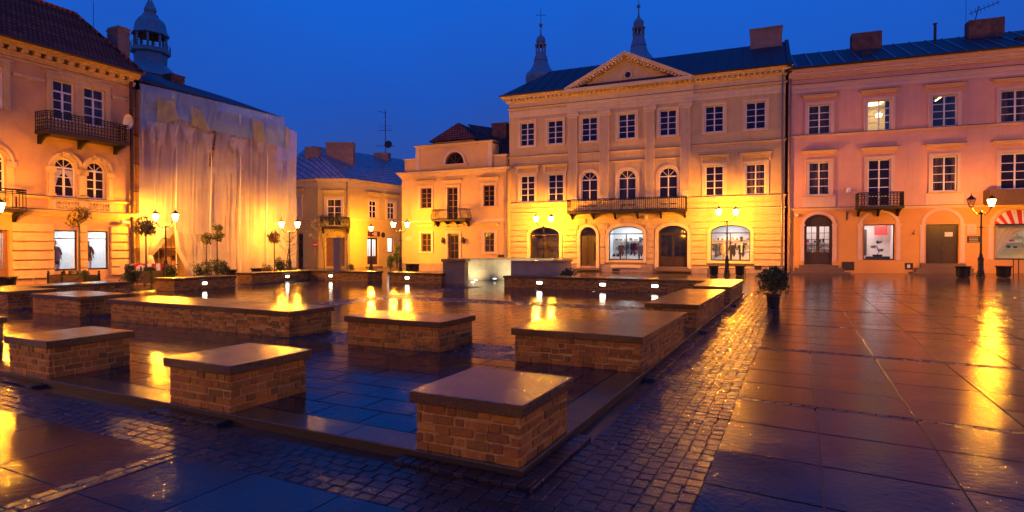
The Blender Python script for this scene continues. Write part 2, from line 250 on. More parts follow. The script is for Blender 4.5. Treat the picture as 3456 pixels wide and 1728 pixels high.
# ------------------------------------------------------------------ mesh builder
class MB:
    def __init__(s): s.v = []; s.f = []; s.m = []; s.t = []; s.mi = 0; s.tint = (1, 1, 1)
    def add(s, vs, fs):
        o = len(s.v); s.v += [tuple(v) for v in vs]
        for f in fs: s.f.append(tuple(o + i for i in f)); s.m.append(s.mi); s.t.append(s.tint)
        return s
    def box(s, x0, x1, y0, y1, z0, z1, M=None):
        vs = [Vector((x, y, z)) for z in (z0, z1) for y in (y0, y1) for x in (x0, x1)]
        if M: vs = [M @ v for v in vs]
        return s.add(vs, [(0, 2, 3, 1), (4, 5, 7, 6), (0, 1, 5, 4), (2, 6, 7, 3), (0, 4, 6, 2), (1, 3, 7, 5)])
    def cbox(s, x0, x1, y0, y1, z0, z1, c=0.01, M=None):   # box with chamfered top and vertical edges
        def ring(z, k): return [Vector(v) for v in ((x0 + k + c, y0 + k, z), (x1 - k - c, y0 + k, z), (x1 - k, y0 + k + c, z), (x1 - k, y1 - k - c, z), (x1 - k - c, y1 - k, z), (x0 + k + c, y1 - k, z), (x0 + k, y1 - k - c, z), (x0 + k, y0 + k + c, z))]
        vs = ring(z0 + c, 0) + ring(z1 - c, 0) + ring(z1, c) + ring(z0, c)
        if M: vs = [M @ v for v in vs]
        fs = [(16, 17, 18, 19, 20, 21, 22, 23), (31, 30, 29, 28, 27, 26, 25, 24)]
        for i in range(8):
            j = (i + 1) % 8
            fs += [(i, j, 8 + j, 8 + i), (8 + i, 8 + j, 16 + j, 16 + i), (24 + i, 24 + j, j, i)]
        return s.add(vs, fs)
    def prism(s, poly, y0, y1):     # polygon in x,z pushed along y
        n = len(poly); vs = [(x, y0, z) for x, z in poly] + [(x, y1, z) for x, z in poly]
        return s.add(vs, [tuple(range(n)), tuple(range(2 * n - 1, n - 1, -1))] + [(i, (i + 1) % n, n + (i + 1) % n, n + i)[::-1] for i in range(n)])
    def hprism(s, poly, z0, z1):    # polygon in x,y raised in z
        n = len(poly); vs = [(x, y, z0) for x, y in poly] + [(x, y, z1) for x, y in poly]
        return s.add(vs, [tuple(range(n - 1, -1, -1)), tuple(range(n, 2 * n))] + [(i, (i + 1) % n, n + (i + 1) % n, n + i) for i in range(n)])
    def lathe(s, prof, n=12, c=(0, 0, 0), a0=0.0, a1=None, M=None):
        full = a1 is None; a1 = a0 + 2 * math.pi if full else a1
        k = n if full else n + 1
        vs = []
        for r, z in prof:
            for i in range(k):
                a = a0 + (a1 - a0) * i / n
                vs.append(Vector((c[0] + r * math.cos(a), c[1] + r * math.sin(a), c[2] + z)))
        if M: vs = [M @ v for v in vs]
        fs = []
        for j in range(len(prof) - 1):
            for i in range(n):
                i2 = (i + 1) % k
                fs.append((j * k + i, j * k + i2, (j + 1) * k + i2, (j + 1) * k + i))
        return s.add(vs, fs)
    def tube(s, pts, r, n=6, r1=None):
        pts = [Vector(p) for p in pts]; m = len(pts); vs = []
        for i, p in enumerate(pts):
            d = (pts[min(i + 1, m - 1)] - pts[max(i - 1, 0)]).normalized()
            a = d.cross(Vector((0, 0, 1)));
            if a.length < 1e-3: a = d.cross(Vector((0, 1, 0)))
            a.normalize(); b = d.cross(a)
            rr = r if r1 is None else r + (r1 - r) * i / (m - 1)
            for k in range(n):
                t = 2 * math.pi * k / n; vs.append(p + (a * math.cos(t) + b * math.sin(t)) * rr)
        fs = [(i * n + k, i * n + (k + 1) % n, (i + 1) * n + (k + 1) % n, (i + 1) * n + k) for i in range(m - 1) for k in range(n)]
        fs += [tuple(range(n - 1, -1, -1)), tuple(range((m - 1) * n, m * n))]
        return s.add(vs, fs)
    def sphere(s, c, r, n=10, sz=1.0):
        return s.lathe([(max(1e-4, r * math.sin(math.pi * j / n)), -r * sz * math.cos(math.pi * j / n)) for j in range(n + 1)], n=n + 2, c=c)
    def build(s, name, mats, parent=None, smooth=False, loc=None, rz=0.0):
        me = bpy.data.meshes.new(name); me.from_pydata(s.v, [], s.f)
        mats = [mats] if isinstance(mats, str) else mats
        if s.m and max(s.m) > 0 and len(mats) == 1: mats = [mats[0], 'gutter_dark']  # dark second slot, also for the shadow lines drawn along ledges and hoods
        for q in mats: me.materials.append(MATS[q])
        me.polygons.foreach_set('material_index', s.m)
        if smooth: me.polygons.foreach_set('use_smooth', [True] * len(s.f))
        if any(t != (1, 1, 1) for t in s.t) or any(MATS[q].node_tree.nodes.get('Attribute') for q in mats):
            ca = me.color_attributes.new('tint', 'FLOAT_COLOR', 'CORNER')
            buf = []
            for poly, t in zip(me.polygons, s.t): buf += [t[0], t[1], t[2], 1.0] * poly.loop_total
            ca.data.foreach_set('color', buf)
        me.update()
        o = bpy.data.objects.new(name, me); COL.objects.link(o)
        if parent: o.parent = parent
        if loc: o.location = loc
        if rz: o.rotation_euler = (0, 0, rz)
        return o
def tag(o, label=None, cat=None, group=None, kind=None):
    if label: o['label'] = label
    if cat: o['category'] = cat
    if group: o['group'] = group
    if kind: o['kind'] = kind
    return o
def thing(name, label, cat, loc=(0, 0, 0), rz=0.0, group=None):
    o = bpy.data.objects.new(name, None); COL.objects.link(o); o.location = loc; o.rotation_euler = (0, 0, rz); o.empty_display_size = 0.3
    return tag(o, label, cat, group)
def copy_tree(o, parent=None):
    c = o.copy(); COL.objects.link(c)
    if parent is not None: c.parent = parent
    for ch in list(o.children): copy_tree(ch, c)
    return c

# ================================================================== GROUND
def axis(vals):
    out = []
    for a, b, st in vals:
        n = max(1, int(round((b - a) / st))); out += [a + (b - a) * i / n for i in range(n)]
    out.append(vals[-1][1]); return out
def ground_sheet():
    b = MB(); xs = axis([(-900, -100, 160), (-100, -50, 10), (-50, 60, 2.0), (60, 100, 10), (100, 900, 160)]); ys = axis([(-300, -20, 70), (-20, 80, 2.0), (80, 120, 10), (120, 1500, 230)])
    vs = [(x, y, (gz(x, y) if abs(x) < 200 else -0.09) - 0.014) for y in ys for x in xs]
    n = len(xs); b.add(vs, [(j * n + i, j * n + i + 1, (j + 1) * n + i + 1, (j + 1) * n + i) for j in range(len(ys) - 1) for i in range(n - 1)])
    return tag(b.build('ground', 'ground_far', smooth=True), kind='structure')
ground_sheet()
def pl(x, y): return x, y     # plaza-frame coordinates: x = -a, y = b
def pz(x, y, off):            # ground height below a plaza-frame point
    wx, wy = pw(-x, y); return gz(wx, wy) + off
def plaza_obj(b, name, mats, smooth=False):
    o = b.build(name, mats, smooth=smooth); o.location = (PO[0], PO[1], 0); o.rotation_euler = (0, 0, -PB); return o
def slab(b, x0, x1, y0, y1, zf, gap, rnd, th=0.03, skew=0.0, ch=0.004):
    g = gap / 2; dz = [random.uniform(-rnd, rnd) for _ in range(4)]
    t = random.uniform(0.55, 1.35); b.tint = (t, t * random.uniform(0.96, 1.03), t * random.uniform(0.94, 1.04))
    cs = [(x0 + g, y0 + g), (x1 - g, y0 + g), (x1 - g, y1 - g), (x0 + g, y1 - g)]
    ci = [(x0 + g + ch, y0 + g + ch), (x1 - g - ch, y0 + g + ch), (x1 - g - ch, y1 - g - ch), (x0 + g + ch, y1 - g - ch)]
    sk = lambda x, y: (x, y - x * skew)
    vs = []
    for k, (x, y) in enumerate(ci): x, y = sk(x, y); vs.append((x, y, zf(x, y) + dz[k]))
    for k, (x, y) in enumerate(cs): x, y = sk(x, y); vs.append((x, y, zf(x, y) + dz[k] - ch))
    for k, (x, y) in enumerate(cs): x, y = sk(x, y); vs.append((x, y, zf(x, y) - th))
    fs = [(0, 1, 2, 3)]
    for k in range(4): j = (k + 1) % 4; fs += [(4 + k, 4 + j, j, k), (8 + k, 8 + j, 4 + j, 4 + k)]
    b.add(vs, fs)
def setts(b, x0, x1, y0, y1, zf, sx=0.15, sy=0.19, along='y', jit=0.009, rnd=0.0028):
    # rows of hand cut cubes; 'along' is the direction in which rows run
    if along == 'y':
        n = max(1, round((x1 - x0) / sx)); w = (x1 - x0) / n
        for i in range(n):
            y = y0 - random.uniform(0, sy)
            while y < y1:
                l = sy * random.uniform(0.75, 1.25); a, c = max(y, y0), min(y + l, y1)
                if c - a > 0.05:
                    k = math.sin(y * 0.9) * 0.02
                    slab(b, x0 + i * w + k + random.uniform(-jit, jit), x0 + (i + 1) * w + k + random.uniform(-jit, jit), a, c, zf, 0.010, rnd, ch=0.009)
                y += l
    else:
        n = max(1, round((y1 - y0) / sx)); w = (y1 - y0) / n
        for i in range(n):
            x = x0 - random.uniform(0, sy)
            while x < x1:
                l = sy * random.uniform(0.75, 1.25); a, c = max(x, x0), min(x + l, x1)
                if c - a > 0.05: slab(b, a, c, y0 + i * w + random.uniform(-jit, jit), y0 + (i + 1) * w + random.uniform(-jit, jit), zf, 0.010, rnd, ch=0.009)
                x += l
OUT = lambda x, y: pz(x, y, 0.0)
INN = lambda x, y: 0.0
# the raised inner floor: grout bed, border strips, slabs and cobbled bands (wall lines of a vanished building)
P_A0, P_A1, P_B0, P_B1 = 0.0, 26.3, 0.0, 23.2
b = MB(); b.box(-P_A1, 0.0, 0.0, P_B1, -0.4, -0.012); tag(plaza_obj(b, 'plaza_bed', 'grout'), kind='structure')
bands = [(-4.0, -2.3, 4.45, 5.75), (-8.0, -6.2, 4.45, 5.75), (-16.4, -14.8, 4.6, 5.9), (-13.3, 0.0, 13.3, 14.6), (-13.3, -12.0, 9.5, 13.3), (-13.4, -12.1, 14.6, 21.0), (-20.6, -19.0, 4.6, 6.0), (-25, -23.6, 6.2, 21.0)]
def in_band(x, y): return any(x0 <= x <= x1 and y0 <= y <= y1 for x0, x1, y0, y1 in bands)
b = MB()
for (x0, x1, y0, y1) in bands: setts(b, x0, x1, y0, y1, INN, sx=0.13, sy=0.17, along='x' if x1 - x0 > y1 - y0 else 'y', jit=0.012, rnd=0.006)
tag(plaza_obj(b, 'cobbled_wall_lines', 'setts'), kind='structure')
b = MB(); y = 0.42; row = 0
ys_cut = sorted({0.42} | {q for bd in bands for q in bd[2:]})
while y < P_B1 - 1e-6:
    y2 = min(y + 0.5, P_B1)
    for q in ys_cut:
        if y + 0.08 < q < y2: y2 = q
    spans = [(-P_A1, -0.42)]
    for (x0, x1, b0, b1) in bands:
        if b0 < (y + y2) / 2 < b1:
            ns = []
            for s0, s1 in spans:
                if x1 <= s0 or x0 >= s1: ns.append((s0, s1)); continue
                if x0 - s0 > 0.02: ns.append((s0, x0))
                if s1 - x1 > 0.02: ns.append((x1, s1))
            spans = ns
    for s0, s1 in spans:
        x = s0
        first = True
        while x < s1 - 1e-6:
            l = 0.75 if not (first and row % 2) else 0.37
            x2 = min(x + l, s1)
            if s1 - x2 < 0.12: x2 = s1
            slab(b, x, x2, y, y2, INN, 0.017, 0.0022)
            x = x2; first = False
    y = y2; row += 1
tag(plaza_obj(b, 'plaza_paving', 'plaza_slab'), kind='structure')
b = MB()
x = -P_A1
while x < -0.001: x2 = min(x + 1.15, 0.0); slab(b, x, x2, 0.0, 0.42, INN, 0.006, 0.001, th=0.20, ch=0.008); x = x2
y = 0.42
while y < P_B1: y2 = min(y + 1.15, P_B1); slab(b, -0.42, 0.0, y, y2, INN, 0.006, 0.001, th=0.20, ch=0.008); y = y2
tag(plaza_obj(b, 'granite_kerb', 'granite'), kind='structure')
# low brick-on-edge borders in front of the front blocks
b = MB()
def edging(x0, x1, y0, y1):
    if x1 - x0 > y1 - y0:
        x = x0
        while x < x1: x2 = x + random.uniform(0.1, 0.16); slab(b, x, min(x2, x1), y0, y1, lambda X, Y: pz(X, Y, 0.035), 0.006, 0.003, th=0.06, ch=0.008); x = x2
    else:
        y = y0
        while y < y1: y2 = y + random.uniform(0.1, 0.16); slab(b, x0, x1, y, min(y2, y1), lambda X, Y: pz(X, Y, 0.035), 0.006, 0.003, th=0.06, ch=0.008); y = y2
for (a0, a1) in ((0, 1.3), (3.85, 5.15), (7.95, 9.25), (12.2, 14.1)): edging(-a1, -a0 + (0.19 if a0 == 0 else 0), -0.19, -0.004)
for (b0, b1) in ((0.0, 1.35), (4.4, 8.4), (10.1, 15.85), (17.4, 22.8)): edging(0.004, 0.19, b0, b1)
tag(plaza_obj(b, 'sett_edging', 'setts'), kind='structure')
# outer cobbled band, then large slabs with single rows of setts
b = MB()
setts(b, 0.19, 1.45, -0.95, 25.0, OUT, sx=0.14, sy=0.175, along='y')
setts(b, -24.0, 0.19, -0.95, -0.19, OUT, sx=0.127, sy=0.18, along='x')
for k in range(5):
    y0 = -0.4 + 4.42 * k + 0.0
    if k == 0: y0 = -0.45
    for xx in range(0, 17): pass
tag(plaza_obj(b, 'cobbled_path', 'setts'), kind='structure')
SK = 0.07
b = MB(); bs = MB()
rows = [-6.8, -4.7, -2.6, -0.45, 1.75, 3.95, 6.15, 8.4, 10.6, 12.8, 15.0, 17.2, 19.4, 21.6, 23.8, 26.0, 28.2, 30.4]
xs_ = [1.45] + [2.4 + 1.08 * i for i in range(0, 30)]
for i in range(len(rows) - 1):
    y0, y1 = rows[i], rows[i + 1]
    sett = i % 2 == 1
    if sett:
        ysr = y0 + 0.14 if i % 4 == 1 else y0 + 0.24
        nr = 1 if i % 4 == 1 else 2
        for r_ in range(nr):
            x = 1.45
            while x < 32:
                l = random.uniform(0.14, 0.19); slab(bs, x, x + l, y0 + 0.12 * r_, y0 + 0.12 * (r_ + 1), OUT, 0.012, 0.004, skew=SK, ch=0.01); x += l
        y0 = y0 + 0.12 * nr
    for j in range(len(xs_) - 1):
        nn = 2
        for k in range(nn):
            ya = y0 + (y1 - y0) * k / nn; yb = y0 + (y1 - y0) * (k + 1) / nn
            slab(b, xs_[j], xs_[j + 1], ya, yb, OUT, 0.022, 0.003, skew=SK)
tag(plaza_obj(b, 'square_paving', 'paving'), kind='structure'); tag(plaza_obj(bs, 'sett_rows', 'setts'), kind='structure')
b = MB(); bs = MB()
xs2 = [-3.4 - 1.1 * i for i in range(20)]
x = 1.45
yb_ = [-7.0, -5.9, -4.8, -3.7, -2.9, -1.93, -0.95]
for j in range(len(yb_) - 1):
    for x0, x1 in [(-3.3, -2.3), (-2.3, -1.25), (-1.25, -0.2), (-0.2, 0.7), (0.7, 1.45)]: slab(b, x0, x1, yb_[j], yb_[j + 1], OUT, 0.009, 0.0025)
    for i in range(18): slab(b, -3.55 - 1.1 * (i + 1), -3.55 - 1.1 * i, yb_[j], yb_[j + 1], OUT, 0.009, 0.0025)
setts(bs, -3.55, -3.3, -7.0, -0.95, OUT, sx=0.125, sy=0.2, along='y')
tag(plaza_obj(b, 'front_paving', 'paving'), kind='structure'); tag(plaza_obj(bs, 'sett_gutter', 'setts'), kind='structure')

# ================================================================== BRICK BLOCKS
TOP = 0.58; CAP = 0.115
def brick_faces(b, x0, x1, y0, y1, z0, z1, sides='wsen', worn=0.5):
    """courses of real bricks round a rectangle"""
    hc = (z1 - z0) / round((z1 - z0) / 0.094); n = round((z1 - z0) / hc)
    def run(p0, dirv, outv, length):
        for c in range(n):
            u = -random.choice((0.0, 0.06, 0.13, 0.19))
            za = z0 + c * hc; kk = 0
            while u < length - 0.005:
                kk += 1; l = (0.255 if (kk + c) % 2 else 0.13) * random.uniform(.9, 1.1); ua, ub = max(0, u), min(length, u + l)
                if ub - ua > 0.03:
                    g = random.uniform(0.006, 0.010); pr = random.uniform(-0.003, 0.012) - (0.010 if c == 0 and random.random() < 0.4 else 0)
                    w1 = random.uniform(-0.005, 0.005)
                    t = random.choice((0.55, 0.75, 0.9, 1.0, 1.1, 1.3)) * random.uniform(0.85, 1.15)
                    b.tint = (t, t * random.uniform(0.82, 1.2), t * random.uniform(0.8, 1.3)); b.mi = 0
                    ga = g if ua > 0 else -0.002; gb = g if ub < length else -0.002
                    q = Matrix.Translation(Vector((p0[0], p0[1], 0))) @ Matrix(((dirv[0], outv[0], 0, 0), (dirv[1], outv[1], 0, 0), (0, 0, 1, 0), (0, 0, 0, 1)))
                    q = q @ Matrix.Translation((0, 0, w1)) @ Matrix.Rotation(random.uniform(-0.012, 0.012), 4, 'Y')
                    b.cbox(ua + ga, ub - gb, -0.05, 0.006 + pr, za + g * 0.8, za + hc - g * 0.8, c=random.uniform(.005, .014), M=q)
                u += l
    if 's' in sides: run((x0, y0), (1, 0), (0, -1), x1 - x0)
    if 'n' in sides: run((x1, y1), (-1, 0), (0, 1), x1 - x0)
    if 'w' in sides: run((x0, y1), (0, -1), (-1, 0), y1 - y0)
    if 'e' in sides: run((x1, y0), (0, 1), (1, 0), y1 - y0)
    b.mi = 1; b.tint = (1, 1, 1); b.box(x0 + 0.001, x1 - 0.001, y0 + 0.001, y1 - 0.001, z0, z1)
def block(label, rects, zb=-0.12, sides=None, lights=(), caps=None, top=TOP, group='brick wall stubs capped with granite slabs', oh=0.06):
    """rects: (a0,a1,b0,b1) outlines of the capping in the plaza grid"""
    a0, a1, b0, b1 = rects[0]; ca, cb = (a0 + a1) / 2, (b0 + b1) / 2
    wx, wy = pw(ca, cb)
    t = thing('brick_block', label, 'low wall', (wx, wy, 0), -PB, group)
    w = MB(); cp = MB()
    for i, (a0, a1, b0, b1) in enumerate(rects):
        x0, x1, y0, y1 = ca - a1, ca - a0, b0 - cb, b1 - cb
        sd = sides[i] if sides else 'wsen'
        brick_faces(w, x0 + (oh if 'w' in sd else -0.02), x1 - (oh if 'e' in sd else -0.02), y0 + (oh if 's' in sd else -0.02), y1 - (oh if 'n' in sd else -0.02), zb, top - CAP, sd)
        # granite slabs
        Lx, Ly = x1 - x0, y1 - y0; nx = max(1, round(Lx / 1.45)); ny = max(1, round(Ly / 1.45))
        if caps: nx, ny = caps[i]
        for p in range(nx):
            for q in range(ny):
                e = 0.0022 if (nx > 1 or ny > 1) else 0
                dz = random.uniform(-0.002, 0.002)
                cp.cbox(x0 + Lx * p / nx + e, x0 + Lx * (p + 1) / nx - e, y0 + Ly * q / ny + e, y0 + Ly * (q + 1) / ny - e, top - CAP, top + dz, c=0.007)
    w.build('brick_wall', ['brick', 'mortar'], t); cp.build('coping', 'granite', t)
    for (la, lb, face, wd) in lights:      # recessed lights with a metal bezel
        x, y = ca - la, lb - cb
        fr = MB(); gl = MB()
        if face == 's': fr.box(x - wd / 2 - .03, x + wd / 2 + .03, y - .02, y + .03, .20, .36); gl.box(x - wd / 2, x + wd / 2, y - .026, y + .02, .225, .335)
        else: fr.box(x - .03, x + .02, y - wd / 2 - .03, y + wd / 2 + .03, .20, .36); gl.box(x - .02, x + .026, y - wd / 2, y + wd / 2, .225, .335)
        f = fr.build('recessed_light', 'gutter_metal', t); gl.build('light_panel', 'recess_glow', f)
    return t
block('square brick block in the near foreground, closest to the viewer', [(0.0, 1.25, 0.0, 1.3)])
block('square brick block at left of the foreground, second from the nearest one along the kerb', [(3.87, 5.15, 0.0, 1.3)])
block('oblong brick block near the left edge, lit orange on its left face', [(7.96, 9.25, 0.0, 1.3)])
block('brick block cut off by the left edge of the picture, beside the golden reflection', [(12.27, 13.9, 0.0, 1.3)])
block('L-shaped brick block behind and right of the nearest one, with a wide dark capping', [(0.0, 2.35, 4.45, 6.0), (0.0, 1.3, 6.0, 8.4)], sides=['wsen', 'wen'], caps=[(2, 1), (1, 2)])
block('small brick block in the very middle of the plaza, mirror-wet top glowing orange', [(3.87, 6.25, 4.5, 5.85)], caps=[(2, 1)])
block('long brick wall stub left of the middle, with four lamp reflections on its top', [(7.87, 14.75, 4.55, 5.95)], caps=[(5, 1)])
block('brick block at far left with a round wet patch on its broad square capping', [(16.25, 18.95, 4.6, 6.05)], caps=[(2, 1)])
block('long angled brick wall at the left edge, in front of the planters', [(20.6, 24.2, 4.7, 6.1), (22.7, 24.2, 6.1, 9.85)], sides=['wse', 'wen'], caps=[(3, 1), (1, 3)])
block('brick wall stub under the left lamp post, with one white recessed light', [(23.3, 24.75, 12.0, 15.3)], lights=[(23.35, 13.55, 'e', 0.22)])
block('angled brick wall at the back left corner with two white recessed lights', [(20.3, 26.2, 21.7, 23.1), (24.9, 26.2, 17.5, 21.7)], sides=['wne' + 's', 'wse'], caps=[(4, 1), (1, 3)], lights=[(23.2, 21.75, 's', 0.25), (24.95, 20.0, 'e', 0.22)])
block('short brick wall joined to the stone pier, with one white recessed light', [(15.25, 18.95, 21.8, 23.1)], caps=[(3, 1)], lights=[(17.6, 21.86, 's', 0.25)])
block('long low brick wall along the back right of the plaza with three white recessed lights', [(1.35, 11.15, 21.1, 22.75), (0.0, 1.35, 17.5, 22.75)], sides=['wsn', 'wsen'], caps=[(8, 1), (1, 3)], lights=[(9.15, 21.15, 's', 0.26), (5.95, 21.15, 's', 0.26), (3.55, 21.15, 's', 0.26)])
block('long brick block at right of the plaza with a bright yellow reflection on its capping', [(0.0, 1.35, 10.1, 15.85)], caps=[(1, 4)])

# ================================================================== STONE RING, PIER, UPLIGHTS
RC = (-0.3, 34.3)
t = thing('stone_ring_wall', 'curved pale ashlar wall of the round well lit from its foot', 'wall', (RC[0], RC[1], 0))
w = MB(); cp = MB()
a_start = math.atan2(30.6 - 34.3, 0.25); a_end = math.atan2(31.9 - 34.3, -2.9)
span = (a_end - a_start) % (2 * math.pi)
nseg = 26
for c_ in range(2):
    z0, z1 = (-0.15, 0.55) if c_ == 0 else (0.556, 1.17)
    for i in range(nseg // 2 + (c_ % 2)):
        s0 = (i - 0.5 * (c_ % 2)) * 2 / nseg; s1 = s0 + 2 / nseg; s0, s1 = max(0, s0), min(1, s1)
        tt = random.uniform(0.82, 1.15); w.tint = (tt, tt * 0.98, tt * 0.94)
        n = 5; pts = [a_start + span * (s0 + (s1 - s0) * k / n) for k in range(n + 1)]
        pts[0] += 0.0012; pts[-1] -= 0.0012
        poly = [(3.8 * math.cos(q), 3.8 * math.sin(q)) for q in pts] + [(3.35 * math.cos(q), 3.35 * math.sin(q)) for q in pts[::-1]]
        w.hprism(poly, z0, z1)
for i in range(18):
    pts = [a_start + span * (i + k / 4) / 18 for k in range(5)]; pts[0] += 0.0012; pts[-1] -= 0.0012
    poly = [(3.88 * math.cos(q), 3.88 * math.sin(q)) for q in pts] + [(3.27 * math.cos(q), 3.27 * math.sin(q)) for q in pts[::-1]]
    cp.hprism(poly, 1.174, 1.30)
w.build('ashlar_wall', 'stone_pale', t); cp.build('coping', 'stone_cap', t)
px_, py_ = -3.14, 32.2
t = thing('stone_pier', 'square stone pier with a flat cap at the opening of the curved wall', 'pier', (px_, py_, 0), R(-8))
w = MB()
w.tint = (0.55, 0.5, 0.5)
for z0, z1, cut in ((-0.15, 0.16, None), (0.165, 0.72, 0.15), (0.725, 1.20, -0.2)):
    if cut is None: w.box(-.62, .62, -.5, .5, z0, z1)
    else: w.box(-.6, cut - .003, -.48, .48, z0, z1); w.box(cut + .003, .6, -.48, .48, z0, z1)
w.build('pier_blocks', 'stone_pale', t); cp = MB(); cp.cbox(-.69, .69, -.57, .57, 1.205, 1.37, c=0.015); cp.build('cap', 'granite', t)
for i, (px, py, lb) in enumerate(((1605.8, 946, 'middle'), (1596, 953, 'nearest'), (1669.5, 941.5, 'farthest, right-hand'))):
    x, y, z = gp(px, py, 0.0)
    q = thing('ground_uplight', ['round ground light, the one between the other two inside the round well', 'round ground light nearest the stone pier', 'round ground light set apart at right against the lit curved wall'][i], 'ground light', (x, y, 0), 0, 'uplights set in the ground')
    rg = MB(); rg.lathe([(0.001, 0.006), (0.14, 0.006), (0.17, 0.014), (0.19, 0.0)], 16); rg.build('bezel', 'gutter_metal', q)
    gl = MB(); gl.lathe([(0.001, 0.05), (0.06, 0.045), (0.12, 0.012)], 16); gl.build('lens', 'uplight_glow', q)
for k, (x, y, e, tx, ty) in enumerate(((-1.9, 35.9, 210, -2.6, 37.6), (0.0, 36.0, 330, 0.2, 37.9), (1.9, 35.6, 210, 2.6, 37.3))):
    ld = bpy.data.lights.new('uplight', 'SPOT'); ld.energy = e; ld.color = (1.0, 0.84, 0.48); ld.shadow_soft_size = 0.10; ld.spot_size = R(110); ld.spot_blend = .9
    q = bpy.data.objects.new('uplight', ld); COL.objects.link(q); q.parent = bpy.data.objects['stone_ring_wall']; q.location = (x - RC[0], y - RC[1], 0.06)
    q.rotation_euler = Vector((tx - x, ty - y, 1.1)).to_track_quat('-Z', 'Y').to_euler()

# ================================================================== STREET LAMPS
def make_lantern(parent, x, y, z, lit, s=1.0):
    fr = MB(); prof = [(0.12, 0.0), (0.25, 0.46)]
    for k in range(6):
        a = k * math.pi / 3
        p0 = (x + .12 * s * math.cos(a), y + .12 * s * math.sin(a), z); p1 = (x + .25 * s * math.cos(a), y + .25 * s * math.sin(a), z + .46 * s)
        fr.tube([p0, p1], 0.012 * s, 4)
    fr.lathe([(0.001, -.06 * s), (.05 * s, -.05 * s), (.13 * s, -.01 * s), (.13 * s, .01 * s), (.001, .012 * s)], 6, (x, y, z))
    fr.lathe([(.245 * s, .44 * s), (.29 * s, .455 * s), (.28 * s, .48 * s), (.12 * s, .60 * s), (.07 * s, .62 * s), (.075 * s, .66 * s), (.03 * s, .70 * s), (.015 * s, .74 * s), (.028 * s, .78 * s), (.005 * s, .86 * s)], 6, (x, y, z))
    f = fr.build('lantern', 'lamp_iron', parent)
    g = MB(); g.lathe([(.116 * s, .015 * s), (.243 * s, .435 * s)], 6, (x, y, z)); g.build('glass', 'lantern_glass' if lit else 'lantern_glass_off', f)
    if lit:
        bl = MB(); bl.sphere((x, y, z + .27 * s), 0.07 * s, 8, 1.5); bo = bl.build('bulb', 'bulb', f)
    return f
def street_lamp(px, depth, label, height=5.3, lit=(True, True), single=False, ang=0.0, xyz=None, power=1.0):
    x, y, z = xyz or at(px, depth)
    t = thing('street_lamp', label, 'street lamp', (x, y, z), ang, 'cast iron lantern posts round the square')
    k = height / 5.3
    pl_ = MB()
    pl_.lathe([(r * 1.0, h * k) for r, h in ((.24, 0), (.24, .12), (.19, .16), (.19, .34), (.15, .40), (.145, 1.05), (.17, 1.10), (.17, 1.16), (.12, 1.24), (.09, 1.35), (.10, 1.42), (.062, 1.5), (.052, 3.1), (.085, 3.14), (.085, 3.2), (.05, 3.24), (.045, 3.98), (.09, 4.02), (.10, 4.12), (.05, 4.2), (.001, 4.3))], 12)
    pl_.box(-.24, .24, -.012, .012, 3.15 * k, 3.18 * k)
    pl_.build('pole', 'lamp_iron', t, smooth=False)
    if single:
        ar = MB(); ar.tube([(0, 0, 4.1 * k), (0, 0, 4.45 * k)], 0.03); ar.build('neck', 'lamp_iron', t); spots = [(0, 0)]
    else:
        ar = MB()
        for sgn in (-1, 1):
            ar.tube([(sgn * (.05 + .6 * q), 0, (4.08 + .42 * (q ** 2.2)) * k - .10 * math.sin(q * math.pi)) for q in [i / 10 for i in range(11)]], 0.028)
            ar.tube([(sgn * (.30 + .11 * math.cos(q)), 0, (4.02 + .10 * math.sin(q)) * k) for q in [i * .55 for i in range(10)]], 0.014, 4)
        ar.build('arms', 'lamp_iron', t); spots = [(-.64, 0), (.64, 0)]
    for i, (lx, ly) in enumerate(spots):
        L_ = lit[i] if not single else lit[0]
        f = make_lantern(t, lx, ly, 4.5 * k, L_)
        if L_:
            ld = bpy.data.lights.new('lamp_light', 'POINT'); ld.energy = LAMP_W * power * (1.5 if single else 1.0); ld.color = SODIUM; ld.shadow_soft_size = 0.10
            q = bpy.data.objects.new('lamp_light', ld); COL.objects.link(q); q.parent = f; q.location = (lx, ly, 4.5 * k + .27)
    return t
def lamp_at(px, depth, fin, label, **kw):
    x, y, z = at(px, depth); zt = EYE + (HZ - fin) / FPX * depth - z
    return street_lamp(0, 0, label, (zt - .86) / 4.5 * 5.3, xyz=(x, y, z), **kw)
lampB = lamp_at(2453.6, 43.4, 689, 'twin lantern post between two slatted bins before the cream palace shop window')
lampA = lamp_at(3310.5, 36.2, 651, 'tall twin lantern post at far right with only its right lantern lit', lit=(False, True))
lampC = lamp_at(1834.5, 50.0, 715.6, 'twin lantern post behind the round stone wall, before the left palace arch')
lampL = lamp_at(559.5, 37.5, 701.5, 'twin lantern post before the open corner of the draped scaffold')
lamp2 = lamp_at(977.5, 46.3, 732.5, 'twin lantern post at the right end of the draped scaffold')
lamp3 = lamp_at(1351, 53.5, 736, 'twin lantern post beside the corner of the small ochre house')
lamp4 = lamp_at(1252.6, 60.5, 751.7, 'single lantern post in the lane before the lit doorway', single=True)
lamp5 = lamp_at(-47, 27.0, 655, 'twin lantern post cut off at the left edge of the picture')
OFF = [(-31.0, 8.0, 70, 2.3, 'on the left, level with the near blocks'), (-21.0, -14.0, 40, 2.3, 'behind the viewer to the left'), (2.0, -26.0, 0, 1.6, 'straight behind the viewer'), (24.0, -16.0, -40, 1.6, 'behind the viewer to the right'), (39.0, 14.0, 70, 2.3, 'on the right side of the square')]  # unseen posts added to light the facades and near brick fronts
for k_, (x, y, an, pw_, lb) in enumerate(OFF):
    street_lamp(0, 0, 'twin lantern post out of view, ' + lb, 5.3, xyz=(x, y, gz(x, y)), ang=R(an), power=pw_)
